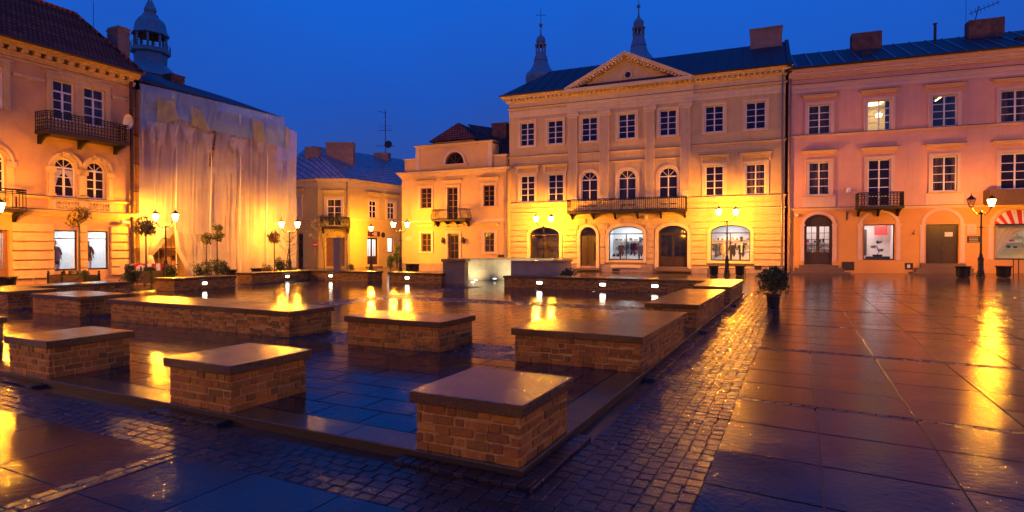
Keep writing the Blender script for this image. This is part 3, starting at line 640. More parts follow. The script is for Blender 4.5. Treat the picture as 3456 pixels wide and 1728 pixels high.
#BUILDINGS
# ================================================================== FACADE TOOLS
class Fac:
    """a facade plane: local x along the wall (left to right), -y towards the square, z up"""
    def __init__(s, px, py, deg, z=None, depth=None):
        s.th = R(deg); s.d = (math.cos(s.th), math.sin(s.th)); s.n = (-math.sin(s.th), math.cos(s.th))
        s.P = gp(px, py, z) if depth is None else at(px, depth)
        s.loc = (s.P[0], s.P[1], 0.0)
    def uz(s, px, py, out=0.0):
        dx, dy, dz = ray(px, py)
        k = (s.P[0] * s.n[0] + s.P[1] * s.n[1] - out) / (dx * s.n[0] + dy * s.n[1])
        x, y = dx * k - s.P[0], dy * k - s.P[1]
        return x * s.d[0] + y * s.d[1], EYE + dz * k
    def rect(s, x0, x1, yt, yb, out=0.0):
        xm, ym = (x0 + x1) / 2, (yt + yb) / 2
        return s.uz(x0, ym, out)[0], s.uz(x1, ym, out)[0], s.uz(xm, yb, out)[1], s.uz(xm, yt, out)[1]
    def world(s, u, y=0.0, z=0.0):
        return s.P[0] + s.d[0] * u + s.n[0] * y, s.P[1] + s.d[1] * u + s.n[1] * y, z
def row(rs):
    z0 = sum(r[2] for r in rs) / len(rs); z1 = sum(r[3] for r in rs) / len(rs)
    return [(r[0], r[1], z0, z1) for r in rs]
def arch_pts(u0, u1, zi, zt, n=14):
    c = (u0 + u1) / 2; a = (u1 - u0) / 2; h = zt - zi
    return [(c - a * math.cos(math.pi * i / n), zi + h * math.sin(math.pi * i / n)) for i in range(n + 1)]
def wall(b, u0, u1, z0, z1, holes, y=0.0, th=0.3):
    """holes: (u0,u1,z0,z1,rise)"""
    us = sorted({u0, u1} | {q for h in holes for q in h[:2] if u0 < q < u1}); zs = sorted({z0, z1} | {q for h in holes for q in h[2:4] if z0 < q < z1})
    def in_hole(a, c): return any(h[0] < a < h[1] and h[2] < c < h[3] for h in holes)
    for i in range(len(us) - 1):
        j = 0
        while j < len(zs) - 1:
            um = (us[i] + us[i + 1]) / 2
            if in_hole(um, (zs[j] + zs[j + 1]) / 2): j += 1; continue
            k = j
            while k + 1 < len(zs) - 1 and not in_hole(um, (zs[k + 1] + zs[k + 2]) / 2): k += 1
            b.add([(us[i], y, zs[j]), (us[i + 1], y, zs[j]), (us[i + 1], y, zs[k + 1]), (us[i], y, zs[k + 1])], [(0, 1, 2, 3)]); j = k + 1
    for h in holes:
        a, c, d, e = h[:4]; rise = h[4] if len(h) > 4 else 0
        if rise:
            zi = e - rise; pts = arch_pts(a, c, zi, e); n = len(pts); mid = n // 2
            b.add([(a, y, e)] + [(p, y, q) for p, q in pts[:mid + 1]], [tuple(range(mid + 2))])
            b.add([(c, y, e)] + [(p, y, q) for p, q in pts[mid:]][::-1], [tuple(range(n - mid + 1))[::-1]])
            path = [(a, d)] + pts + [(c, d)]
        else: path = [(a, d), (a, e), (c, e), (c, d)]
        for k in range(len(path)):
            p, q = path[k], path[(k + 1) % len(path)]
            b.add([(p[0], y, p[1]), (q[0], y, q[1]), (q[0], y + th, q[1]), (p[0], y + th, p[1])], [(0, 1, 2, 3)])
def arch_ring(b, u0, u1, zi, zt, w, y0, y1, n=16):
    pi_ = arch_pts(u0, u1, zi, zt, n); po = arch_pts(u0 - w, u1 + w, zi, zt + w, n)
    for i in range(n):
        q = [pi_[i], pi_[i + 1], po[i + 1], po[i]]
        b.prism(q[::-1], y0, y1)
def window(par, r, rise=0.0, rows_=4, cols=2, pane='dark_pane', frame='white_paint', trim=None, surround=0.0, hood=0, sill=True, depth=0.12, fw=0.085, transom=None, name='window', brackets=False, thick=0.10, slab_=None):
    u0, u1, z0, z1 = r; f = MB(); zi = z1 - rise
    y0, y1 = depth - 0.03, depth + 0.04
    f.box(u0, u0 + fw, y0, y1, z0, zi); f.box(u1 - fw, u1, y0, y1, z0, zi); f.box(u0 + fw, u1 - fw, y0, y1, z0, z0 + fw)
    if rise: arch_ring(f, u0 + fw, u1 - fw, zi, z1 - fw, fw, y0, y1)
    else: f.box(u0 + fw, u1 - fw, y0, y1, z1 - fw, z1)
    tz = None
    if rise: tz = zi
    if transom: tz = z0 + (z1 - z0) * transom
    zt = (tz if tz else z1 - fw)
    if tz: f.box(u0 + fw, u1 - fw, y0 - 0.01, y1 - 0.003, tz - fw * .5, tz + fw * .5)
    W = u1 - u0 - 2 * fw
    for c in range(1, cols):
        k = fw * 1.15 if (cols == 2) else fw * .6
        uc = u0 + fw + W * c / cols; f.box(uc - k / 2, uc + k / 2, y0 - 0.006, y1 - 0.006, z0 + fw, zt - (fw * .5 if tz else 0))
    g = 0.024
    for k in range(1, rows_):
        zc = z0 + fw + (zt - z0 - fw) * k / rows_; f.box(u0 + fw, u1 - fw, y0 + .012, y1 - .016, zc - g, zc + g)
    if rise and cols == 2:
        uc = (u0 + u1) / 2; h = z1 - zi - fw
        for a in (0.25, 0.5, 0.75):
            e = (uc - W / 2 * math.cos(math.pi * a), zi + h * math.sin(math.pi * a)); s_ = (uc, zi)
            f.tube([(s_[0], depth, s_[1]), (e[0], depth, e[1])], 0.022, 4)
    if tz and not rise: f.box((u0 + u1) / 2 - g, (u0 + u1) / 2 + g, y0 + .01, y1 - .01, tz + fw * .5, z1 - fw)
    w = f.build(name, frame, par)
    if pane == 'dark_pane': pane = random.choice(('dark_pane', 'dark_pane', 'dark_pane', 'pane_drawn', 'pane_blind'))
    if pane:
        p = MB()
        poly = ([(u0, z0), (u1, z0)] + arch_pts(u0, u1, zi, z1)[::-1]) if rise else [(u0, z0), (u1, z0), (u1, z1), (u0, z1)]
        p.prism(poly, depth + .012, depth + .02); p.build('pane', pane, w)
    if trim:
        if surround:
            t = MB(); s_ = surround
            if rise: arch_ring(t, u0, u1, zi, z1, s_, -thick, 0.02); t.box(u0 - s_, u0, -thick, 0.02, z0, zi); t.box(u1, u1 + s_, -thick, 0.02, z0, zi)
            else:
                t.box(u0 - s_, u0, -thick, .02, z0, z1); t.box(u1, u1 + s_, -thick, .02, z0, z1); t.box(u0 - s_, u1 + s_, -thick - .003, .02, z1, z1 + s_)
                k = 0.05; t.box(u0 - s_ - .004, u0 - s_ + k, -thick - .035, -thick + .01, z0, z1 + s_ + .003); t.box(u1 + s_ - k, u1 + s_ + .004, -thick - .035, -thick + .01, z0, z1 + s_ + .003); t.box(u0 - s_ + k, u1 + s_ - k, -thick - .033, -thick + .01, z1 + s_ - k, z1 + s_ + .002)
            if name == 'window' and not sill and not slab_: t.box(u0 - s_, u1 + s_, -thick - .002, .02, z0 - s_ * .7, z0)
            t.build('window_surround', trim, w)
        if sill:
            t = MB(); t.box(u0 - surround - .05, u1 + surround + .05, -thick - .1, .03, z0 - .09, z0 - .004); t.build('sill', trim, w)
        if hood:
            t = MB(); hz = z1 + surround + hood; e = u0 - surround; k = u1 + surround
            t.box(e - .12, k + .12, -.14, .02, hz, hz + .10); t.box(e - .2, k + .2, -.26, .02, hz + .103, hz + .17); t.box(e - .27, k + .27, -.34, .02, hz + .173, hz + .23); t.mi = 1; t.box(e - .29, k + .29, -.365, .02, hz + .231, hz + .262); t.mi = 0  # dark top strip draws in the shadow line above the hood
            if brackets:
                for q in (e - .07, k + .07): t.box(q - .07, q + .07, -.22, .02, hz - .32, hz - .003); t.box(q - .055, q + .055, -.14, .02, hz - .48, hz - .323)
            t.build('hood', trim, w)
    return w
def room(par, r, depth=2.0, wallm='room_white', light='lamp_white', size=0.6, y=0.22, h_extra=0.0, goods=True):
    u0, u1, z0, z1 = r; b = MB(); e = 0.25
    x0, x1, za, zb = u0 - e, u1 + e, z0 - 0.12, z1 + 0.1 + h_extra
    y0 = y + .09; y1 = y0 + depth
    b.add([(x0, y0, za), (x1, y0, za), (x1, y1, za), (x0, y1, za), (x0, y0, zb), (x1, y0, zb), (x1, y1, zb), (x0, y1, zb)], [(0, 1, 2, 3), (7, 6, 5, 4), (3, 2, 6, 7), (0, 3, 7, 4), (1, 5, 6, 2)])
    o = b.build('shop_interior', wallm, par)
    q = MB(); um = (x0 + x1) / 2; ym = (y0 + y1) / 2
    q.box(um - size * (x1 - x0) / 2, um + size * (x1 - x0) / 2, ym - depth * .28, ym + depth * .22, zb - .06, zb - .02); q.build('ceiling_light', light, o)
    if wallm in ('room_white', 'room_red', 'room_warm') and depth > 1.8 and goods:
        for sidx, zz in enumerate((.9, 1.35, 1.8)):
            if za + zz > zb - .5: continue
            sb = MB(); sb.box(x0 + .15, x1 - .15, y1 - .35, y1 - .02, za + zz, za + zz + .03)
            x = x0 + .2
            while x < x1 - .45:
                w_ = random.uniform(.08, .3); sb.mi = random.randint(1, 4); sb.box(x, x + w_, y1 - .3, y1 - .1, za + zz + .031, za + zz + random.uniform(.12, .36)); sb.mi = 0; x += w_ + random.uniform(.03, .3)
            sb.build('shelf', ['white_paint', 'beige_cloth', 'dark_cloth', 'brown_cloth', 'red_cloth'], o)
    return o
def cornice(b, u0, u1, z, prof, y=0.0, ends=True, flash=True):
    """prof: list of (height, projection) from the bottom up"""
    for i, (h, p) in enumerate(prof):
        e = p if ends else 0
        b.box(u0 - e, u1 + e, y - p, y + 0.05, z + .0005 * i, z + h); z += h
    if flash and h < .15: b.mi = 1; b.box(u0 - e - .004, u1 + e + .004, y - p - .025, y + .04, z + .001, z + .035); b.mi = 0     # dark strip drawing in the shadow and dirt line above the ledge
    return z
def dentils(b, u0, u1, z, h, w, gap, proj, y=0.0):
    n = int((u1 - u0) / (w + gap)); s = (u1 - u0) / n
    for i in range(n): b.box(u0 + i * s + gap / 2, u0 + i * s + gap / 2 + w, y - proj, y + .02, z, z + h)
def rustic(b, u0, u1, z0, z1, holes, pitch=0.42, proj=0.11, groove=0.085, y=0.0, pad=0.2):
    n = max(1, round((z1 - z0) / pitch)); h = (z1 - z0) / n
    for i in range(n):
        a, c = z0 + i * h + groove / 2, z0 + (i + 1) * h - groove / 2
        sp = [(u0, u1)]
        for H in holes:
            rise = H[4] if len(H) > 4 else 0
            if H[3] + (pad if rise else 0) < a or H[2] > c: continue
            e0, e1 = H[0] - pad, H[1] + pad
            if rise and a > H[3] - rise:
                t = min(1, max(0, (a - (H[3] - rise)) / (rise + pad))); k = math.sqrt(max(0, 1 - t * t)); m_ = (H[0] + H[1]) / 2; hw = (H[1] - H[0]) / 2 + pad; e0, e1 = m_ - hw * k, m_ + hw * k
            ns = []
            for s0, s1 in sp:
                if e1 <= s0 or e0 >= s1: ns.append((s0, s1)); continue
                if e0 - s0 > .05: ns.append((s0, e0))
                if s1 - e1 > .05: ns.append((e1, s1))
            sp = ns
        for s0, s1 in sp: b.box(s0, s1, y - proj, y + .01, a, c)
def railing(par, u0, u1, z0, z1, proj, mat='iron', style='bars', step=0.13, y=0.0):
    b = MB(); r = 0.02
    def side(p, q):
        n = max(1, int(math.dist(p, q) / step)); d = ((q[0] - p[0]) / n, (q[1] - p[1]) / n)
        for z in (z0 + .06, z1 - .12, z1): b.tube([(p[0], p[1], z), (q[0], q[1], z)], r if z < z1 else r * 1.5, 4)
        for i in range(n + 1):
            x, y_ = p[0] + d[0] * i, p[1] + d[1] * i
            if style == 'bars': b.tube([(x, y_, z0), (x, y_, z1)], .019 if i % 6 else .034, 4)
            elif style == 'lace':
                b.tube([(x, y_, z0), (x, y_, z1)], .022, 4)
                if i < n:
                    cx_, cy_ = x + d[0] / 2, y_ + d[1] / 2; H = z1 - z0; dl = (d[0] / 2, d[1] / 2)
                    for zc in (z0 + H * .3, z0 + H * .65): b.tube([(cx_ + dl[0] * math.cos(t), cy_ + dl[1] * math.cos(t), zc + H * .13 * math.sin(t)) for t in [k * math.pi / 4 for k in range(9)]], .02, 4)
            elif style == 'belly':
                ox, oy = (0, -1) if abs(d[1]) < 1e-6 else ((-1 if p[0] < (u0 + u1) / 2 else 1), 0)
                H = z1 - z0; b.tube([(x + ox * k * .16, y_ + oy * k * .16, z0 + H * q_) for q_, k in ((0, .2), (.15, .85), (.3, 1), (.5, .6), (.75, 0), (1, .1))], .02, 4)
    side((u0, y - proj), (u1, y - proj)); side((u0, y), (u0, y - proj)); side((u1, y), (u1, y - proj))
    return b.build('railing', mat, par)
def bracket(b, u, z, proj, h=0.5, w=0.07):
    pts = [(0.0, z), (-proj, z), (-proj, z - .08), (-proj * .6, z - .16), (-proj * .35, z - h * .55), (-.12, z - h), (0.0, z - h)]
    vs = [(u - w, y, q) for y, q in pts] + [(u + w, y, q) for y, q in pts]; n = len(pts)
    b.add(vs, [tuple(range(n)), tuple(range(2 * n - 1, n - 1, -1))] + [(i, (i + 1) % n, n + (i + 1) % n, n + i) for i in range(n)])
def balcony(par, u0, u1, zs, zr, proj, nb=4, mat='iron', style='bars', step=0.13, bmat='iron', th=0.12, slabm='iron_brown'):
    s = MB(); s.box(u0 - .05, u1 + .05, -proj - .06, 0.0, zs - th, zs); s.box(u0 - .02, u1 + .02, -proj - .02, 0.0, zs - th - .06, zs - th - .002)
    o = s.build('balcony', slabm, par)
    railing(o, u0, u1, zs, zr, proj, mat, style, step)
    if nb:
        for k in range(nb):
            b = MB(); bracket(b, u0 + .15 + (u1 - u0 - .3) * (k / (nb - 1) if nb > 1 else .5), zs - th - .06, proj * .9); b.build('bracket', bmat, o)
    return o
def pipe(par, u, z0, z1, mat='gutter_metal', r=0.06, y=-0.12, boot=0.0):
    b = MB(); b.tube([(u, y, z0), (u, y, z1)], r, 8)
    z = z0 + .8
    while z < z1: b.lathe([(r * 1.3, -.02), (r * 1.3, .02)], 8, (u, y, z)); z += 2.0
    if boot: b.tube([(u, y, z0), (u, y, z0 + boot)], r * 1.35, 8)
    return b.build('downpipe', mat, par)
def chimney(par, u0, u1, y0, y1, z0, z1, mat='chimney_plaster', cap=True):
    b = MB(); b.box(u0, u1, y0, y1, z0, z1)
    if cap: b.box(u0 - .06, u1 + .06, y0 - .06, y1 + .06, z1 + .002, z1 + .12); b.box(u0 - .03, u1 + .03, y0 - .03, y1 + .03, z1 - .25, z1 - .15)
    return b.build('chimney', mat, par)
def body(b, u0, u1, z0, z1, depth, y=0.0):     # flanks, back and top of a building behind its front wall
    b.add([(u0, y, z0), (u1, y, z0), (u1, depth, z0), (u0, depth, z0), (u0, y, z1), (u1, y, z1), (u1, depth, z1), (u0, depth, z1)], [(0, 4, 7, 3), (1, 2, 6, 5), (3, 7, 6, 2), (4, 5, 6, 7)])
def garment(b, x, y, z0, z1, w, d=0.18, rz=0.0):
    n = 8; pr = [(0.5, 0), (0.46, .25), (0.40, .5), (0.46, .8), (0.40, .93), (0.14, 1.0)]
    M = Matrix.Translation((x, y, z0)) @ Matrix.Rotation(rz, 4, 'Z') @ Matrix.Diagonal((w, d, z1 - z0, 1))
    b.lathe([(r * (1 + .0), z) for r, z in pr], n, M=M)
    for s in (-1, 1):
        p = [M @ Vector(q) for q in ((s * .36, 0, .93), (s * .56, -.1, .68), (s * .58, -.2, .42))]
        b.tube(p, .055, 6, .04)
def mannequin(F, u, y, z, label, h=1.75, coat=None, legs='dark_cloth', scarf=None, rz=0.0, short=False, hat=False):
    x, yy, _ = F.world(u, y); t = thing('mannequin', label, 'mannequin', (x, yy, z), F.th + rz)
    s = h / 1.75; b = MB()
    b.lathe([(.001, 1.48), (.06, 1.49), (.085, 1.56), (.09, 1.62), (.085, 1.69), (.05, 1.74), (.001, 1.75)], 10, M=Matrix.Diagonal((s, s * 1.1, s, 1)))
    b.lathe([(.05, 1.36), (.05, 1.5)], 8, M=Matrix.Diagonal((s, s, s, 1)))
    b.lathe([(.001, .78), (.15, .80), (.17, .92), (.13, 1.08), (.16, 1.25), (.19, 1.36), (.10, 1.42), (.05, 1.44)], 10, M=Matrix.Diagonal((s, s * .62, s, 1)))
    for q in (-1, 1):
        b.tube([(q * .19 * s, 0, 1.35 * s), (q * .25 * s, .02, 1.1 * s), (q * .26 * s, -.06, .85 * s), (q * .25 * s, -.08, .76 * s)], .045 * s, 6, .03 * s)
        b.tube([(q * .09 * s, 0, .85 * s), (q * .10 * s, -.02 - .04 * q, .48 * s), (q * .11 * s, -.03 * q, .08 * s), (q * .11 * s, -.12, .03)], .075 * s, 7, .04 * s)
    b.build('body', 'skin_pale', t, smooth=True)
    if coat:
        c = MB(); garment(c, 0, 0, (.85 if short else .6) * s, 1.43 * s, .48 * s, .30 * s); c.build('coat', coat, t, smooth=True)
    if legs:
        c = MB()
        for q in (-1, 1): c.tube([(q * .09 * s, 0, .9 * s), (q * .10 * s, -.02 - .04 * q, .48 * s), (q * .11 * s, -.03 * q, .1 * s)], .092 * s, 7, .06 * s)
        c.build('trousers', legs, t, smooth=True)
    if scarf:
        c = MB(); c.box(-.05 * s, .06 * s, -.20 * s, -.15 * s, .75 * s, 1.4 * s); c.lathe([(.1 * s, 1.36 * s), (.12 * s, 1.41 * s), (.09 * s, 1.47 * s)], 8); c.build('scarf', scarf, t)
    if hat: c = MB(); c.lathe([(.10 * s, 1.66 * s), (.11 * s, 1.72 * s), (.07 * s, 1.80 * s), (.001, 1.82 * s)], 8); c.build('cap', 'dark_cloth', t)
    return t
def steps(par, u0, u1, z0, n, rise, tread, mat='step_stone', spread=0.25):
    b = MB()
    for i in range(n): b.box(u0 - spread * (n - 1 - i), u1 + spread * (n - 1 - i), -(n - i) * tread, .3, z0 + i * rise + .001 * i, z0 + (i + 1) * rise)
    return b.build('steps', mat, par)

# ================================================================== CREAM PALACE
FC = Fac(2652, 921, -23.1)
CP = thing('cream_palace', 'large cream palace with a triangular pediment and a long iron balcony', 'building', FC.loc, FC.th)
zb = FC.P[2] - 0.6; uL = FC.uz(1719, 600)[0]; uR = FC.uz(2649, 600)[0]
U = row([FC.rect(*q) for q in ((1756, 1803.5, 415.4, 490), (1848, 1900.4, 405.7, 484.5), (1962.5, 2016.8, 392.9, 477.5), (2086.7, 2145, 381.6, 467.8), (2225.7, 2283.9, 372.7, 460), (2379, 2443, 357, 448), (2516.8, 2584.8, 343.6, 434.8))])
F1 = row([FC.rect(*q) for q in ((1756.7, 1804.9, 593, 682.7), (1849.8, 1902, 588.8, 678.4), (2380.6, 2442.5, 558.9, 660), (2517, 2583.4, 552.5, 656))])
zfl = F1[0][2]
A1 = row([FC.rect(*q) for q in ((1961.7, 2018, 578, 700), (2086.4, 2147.4, 571.7, 694), (2223.4, 2287.5, 565, 690))])
zbal = FC.uz(2112, 712, 0.0)[1]
A1 = [(a, c, zbal, e) for a, c, d, e in A1]
def gh(x0, x1, yt, yi, yb): r = FC.rect(x0, x1, yt, yb); zi = FC.uz((x0 + x1) / 2, yi)[1]; return (r[0], r[1], r[2], r[3], r[3] - zi)
G = [gh(1788.8, 1889, 768, 796, 893), gh(1958.3, 2013, 765, 793.7, 903.5), gh(2054.8, 2171.8, 763.8, 793.7, 877.9), gh(2221.7, 2320.8, 760.9, 791.6, 901.8), gh(2398.5, 2532, 760.9, 791.6, 880.4)]
zt_ = sum(g[3] for g in G) / 5; G = [(g[0], g[1], g[2], zt_, 0.62 if i != 1 else 0.75) for i, g in enumerate(G)]
aw = (A1[0][1] - A1[0][0]) / 2
z_evebase = FC.uz(2641, 280.3)[1]; z_eave = FC.uz(2650, 219, 0.6)[1]
holes = U + F1 + [(*a, aw) for a in A1] + G
w = MB(); wall(w, uL, uR, zb, z_eave - .1, holes); body(w, uL, uR, zb, z_eave - .1, 11.0); w.build('wall', 'plaster_cream', CP)
zs1 = FC.uz(2639, 471.3)[1]; zsill = FC.uz(2634.6, 657.5)[1]; zrus = FC.uz(2634.6, 702)[1]
uB0, uB1 = FC.uz(1919, 600)[0], FC.uz(2336, 600)[0]
t = MB()
rustic(t, uL, uR, zb + 1.1, zrus - .02, G, pitch=0.5, pad=0.30)
rustic(t, uL, uR, zrus + .14, zsill - .02, [], pitch=0.5); t.build('rusticated_courses', 'plaster_cream', CP)
t = MB()
cornice(t, uL, uR, zrus, [(.10, .10)]); cornice(t, uL, uR, zsill - .1, [(.06, .07), (.06, .13)]); cornice(t, uL, uB0 - .1, zs1 - .1, [(.08, .06), (.06, .12)]); cornice(t, uB1 + .1, uR, zs1 - .1, [(.08, .06), (.06, .12)])
for a, c in ((uL, uB0), (uB1, uR)): t.box(a, c, -.05, .01, zs1 - .55, zs1 - .5)
z_arch = z_evebase - .75
t.box(uL, uR, -.05, .02, z_arch, z_arch + .28); t.box(uL, uR, -.08, .02, z_arch + .283, z_arch + .56); t.build('string_courses', 'trim_cream', CP)
# central bay panels between pilasters
t = MB(); y_ = -.12
PIL = [(1921.6, 1949), (2025.8, 2054.8), (2180, 2209), (2297.3, 2329.3)]
zpb = zsill + .05; zpt = z_arch + .0
for x0, x1 in PIL:
    a, c = FC.uz(x0, 550)[0], FC.uz(x1, 550)[0]
    p = MB(); p.box(a, c, -.20, .02, zpb + .3, zpt - .55); n = 7; fwid = (c - a) / (2 * n + 1)
    for k in range(n + 1): p.box(a + fwid * 2 * k, a + fwid * (2 * k + 1), -.26, -.19, zpb + .5, zpt - .6)
    p.box(a - .08, c + .08, -.34, .02, zpb, zpb + .14); p.box(a - .04, c + .04, -.30, .02, zpb + .142, zpb + .3)
    p.box(a - .03, c + .03, -.28, .02, zpt - .55, zpt - .42); p.box(a - .12, c + .12, -.34, .02, zpt - .12, zpt - .005)
    for q in (a - .02, c + .02):
        p.add(*(lambda m_: (m_.v, m_.f))(MB().lathe([(.001, -.33), (.17, -.33), (.17, .02), (.001, .02)], 10, M=Matrix.Translation((q, 0, zpt - .28)) @ Matrix.Rotation(R(90), 4, 'X') @ Matrix.Diagonal((1, 1, -1, 1)))))
    p.box(a, c, -.29, .02, zpt - .40, zpt - .13); p.build('pilaster', 'trim_cream', CP)
segs = [(FC.uz(PIL[i][1], 550)[0], FC.uz(PIL[i + 1][0], 550)[0]) for i in range(3)]
zA = FC.uz(2112, 545)[1]; zB_ = FC.uz(2112, 512)[1]
t = MB()
for a, c in segs: cornice(t, a + .02, c - .02, zB_, [(.07, .07), (.05, .12)], ends=False); cornice(t, a + .02, c - .02, zA, [(.06, .06), (.04, .1)], ends=False)
t.build('panel_bands', 'trim_cream', CP)
t = MB()    # main cornice with modillions
zc = z_eave - .62
cornice(t, uL, uR, z_evebase, [(.06, .08), (.05, .16)])
t.box(uL, uR, -.03, .02, z_evebase + .113, zc)
zc2 = cornice(t, uL - .02, uR - .02, zc, [(.08, .14), (.08, .2)], flash=False); dentils(t, uL, uR, zc + .162, .15, .16, .24, .48); t.box(uL - .3, uR, -.2, .02, zc2, zc2 + .16)
cornice(t, uL - .0, uR - .15, zc2 + .163, [(.12, .52), (.09, .6), (.07, .68)])
t.box(uB0 - .1, uB1 + .1, -.80, -.60, zc2 + .163, zc2 + .44); t.box(uB0 - .1, uB1 + .1, -.14, .02, z_arch + .56, zc)
t.build('cornice', 'trim_cream', CP)
z_top = zc2 + .163 + .28
# pediment
pu0, pz0 = FC.uz(1898, 303, .68); pu1, _ = FC.uz(2338, 253, .68); pa, pz1 = FC.uz(2112, 172, .68)
pm = (pu0 + pu1) / 2; hp = pz1 - z_top; t = MB()
def rake(y0, y1, off0, off1):
    for s_, e_ in ((pu0, pm), (pu1, pm)):
        sl = hp / abs(pm - pu0); k = 1 / math.cos(math.atan(sl))
        q = [(s_, z_top + .0 - off0 * k), (e_, z_top + hp - off0 * k), (e_, z_top + hp - off1 * k), (s_, z_top - off1 * k)]
        if s_ > e_: q = q[::-1]
        t.prism(q, y0, y1)
rake(-.80, .3, 0, .14); rake(-.70, .3, .14, .28); rake(-.30, .3, .28, .46)
sl = math.atan2(hp, pm - pu0); Ld = math.hypot(hp, pm - pu0)
for s_ in (-1, 1):
    n = 20
    for k in range(1, n):
        f_ = k / n; u = pm + s_ * (pm - pu0) * (1 - f_); z = z_top + hp * f_ - .36 / math.cos(sl)
        t.box(u - .09, u + .09, -.62, -.29, z - .10, z + .06)
t.build('pediment', 'trim_cream', CP)
t = MB(); hh = hp - .55
t.prism([(pu0 + 1.2, z_top + .0), (pu1 - 1.2, z_top), (pm, z_top + hp - .5)], -.08, .35); tp = t.build('tympanum', 'plaster_cream', CP)
oc = FC.uz(2119, 252, .1); t = MB(); t.lathe([(.24, -.0), (.27, .08), (.36, .10), (.40, .05), (.40, 0)], 20, M=Matrix.Translation((oc[0], -.08, oc[1])) @ Matrix.Rotation(R(90), 4, 'X')); t.build('oculus_ring', 'trim_cream', tp)
t = MB(); t.lathe([(.001, .02), (.25, .02)], 20, M=Matrix.Translation((oc[0], -.08, oc[1])) @ Matrix.Rotation(R(90), 4, 'X')); t.build('oculus', 'dark_pane', tp)
# roof
rz1 = FC.uz(2660, 139, -5.5)[1]; rz0 = FC.uz(1861.6, 236.8, -5.5); rr = FC.uz(2665, 139, -5.5)[0]
t = MB(); e = .72; zr_ = z_top + .02
A_, B_, C_, D_ = (uL - e, -e, zr_), (uR + .1, -e, zr_), (uR + .1, 11.5, zr_), (uL - e, 11.5, zr_); E_, F_ = (rz0[0], 5.5, rz1), (uR + .1, 5.5, rz1)
t.add([A_, B_, C_, D_, E_, F_], [(0, 1, 5, 4), (1, 2, 5), (2, 3, 4, 5), (3, 0, 4)])
n = 22
for k in range(1, n):
    u = uL + (uR - uL) * k / n; f_ = min(1, (u - (uL - e)) / (rz0[0] - uL + e))
    t.tube([(u, -e, zr_ + .02), (u, -e + (5.5 + e) * f_, zr_ + (rz1 - zr_) * f_ + .02)], .025, 4)
rf = t.build('roof', 'slate_roof', CP)
t = MB(); t.hprism([(uR + .1, -.5), (uR + .42, -.5), (uR + .42, 11.5), (uR + .1, 11.5)], zr_ - .6, zr_ - .2)
t.add([(uR + .11, -e, zr_ - .2), (uR + .40, -e, zr_ - .2), (uR + .40, 5.5, rz1 + .15), (uR + .11, 5.5, rz1 + .15), (uR + .11, -e, zr_ + .15), (uR + .40, -e, zr_ + .15), (uR + .11, 11.5, zr_), (uR + .40, 11.5, zr_)], [(0, 4, 3), (1, 2, 5), (4, 5, 2, 3), (3, 2, 7, 6), (0, 1, 5, 4), (0, 3, 6), (1, 7, 2)]); t.build('fire_wall', 'slate_roof', CP)
for q0_, q1_ in ((uL - .7, uB0 - .2), (uB1 + .2, uR + .1)): t = MB(); t.tube([(q0_, -.78, z_top + .02), (q1_, -.78, z_top + .02)], .07, 6); t.build('gutter', 'gutter_dark', CP)
c0, c1 = FC.uz(2532, 130, -5)[0], FC.uz(2639, 130, -5)[0]; chimney(CP, c0, c1, 4.4, 5.6, z_top + 1, FC.uz(2590, 104, -5)[1], 'chimney_plaster')
for i, r in enumerate(U): window(CP, r, trim='trim_cream', surround=.22, sill=False)
for i, r in enumerate(F1): window(CP, r, trim='trim_cream', surround=.24, sill=False, hood=.42, brackets=True, slab_=True)
for r in A1: window(CP, r, rise=aw, rows_=3, trim='trim_cream', surround=.22, sill=False)
pv = pipe(CP, FC.uz(2640, 500, .1)[0], FC.P[2], z_top - .1, 'gutter_metal', boot=0.6)
balcony(CP, FC.uz(1916, 690, 1.0)[0], FC.uz(2314, 690, 1.0)[0], zbal, zbal + 1.02, 1.05, 6, 'iron', 'bars', .16, 'iron', .14)
# ground floor arches
for i, g in enumerate(G):
    r = g[:4]; rise = g[4]
    t = MB(); zi = r[3] - rise; arch_ring(t, r[0], r[1], zi, r[3], .26, -.17, .02); t.box(r[0] - .26, r[0], -.17, .02, r[2] - .1, zi); t.box(r[1], r[1] + .26, -.17, .02, r[2] - .1, zi)
    if i in (0, 2, 4): t.box(r[0] - .26, r[1] + .26, -.2, .02, r[2] - .2, r[2] - .102)
    t.build('arch_surround', 'trim_cream', CP)
def shopwin(par, r, rise, glass='shop_glass', frame='dark_wood', mull=True, tr=True):
    u0, u1, z0, z1 = r; f = MB(); fw = .07; d = .12; zi = z1 - rise
    f.box(u0, u0 + fw, d, d + .08, z0, zi); f.box(u1 - fw, u1, d, d + .08, z0, zi); f.box(u0 + fw, u1 - fw, d, d + .08, z0, z0 + .1)
    if rise: arch_ring(f, u0 + fw, u1 - fw, zi, z1 - fw, fw, d, d + .08)
    else: f.box(u0 + fw, u1 - fw, d, d + .08, z1 - fw, z1)
    if tr: f.box(u0 + fw, u1 - fw, d - .01, d + .07, zi - .06, zi + .02)
    if mull: um = (u0 + u1) / 2; f.box(um - .04, um + .04, d - .006, d + .06, z0 + .1, zi - .06)
    o = f.build('shop_window', frame, par)
    poly = ([(u0, z0), (u1, z0)] + arch_pts(u0, u1, zi, z1)[::-1]) if rise else [(u0, z0), (u1, z0), (u1, z1), (u0, z1)]
    p = MB(); p.add([(a, d + .04, c) for a, c in poly], [tuple(range(len(poly)))]); p.build('pane', glass, o)
    return o
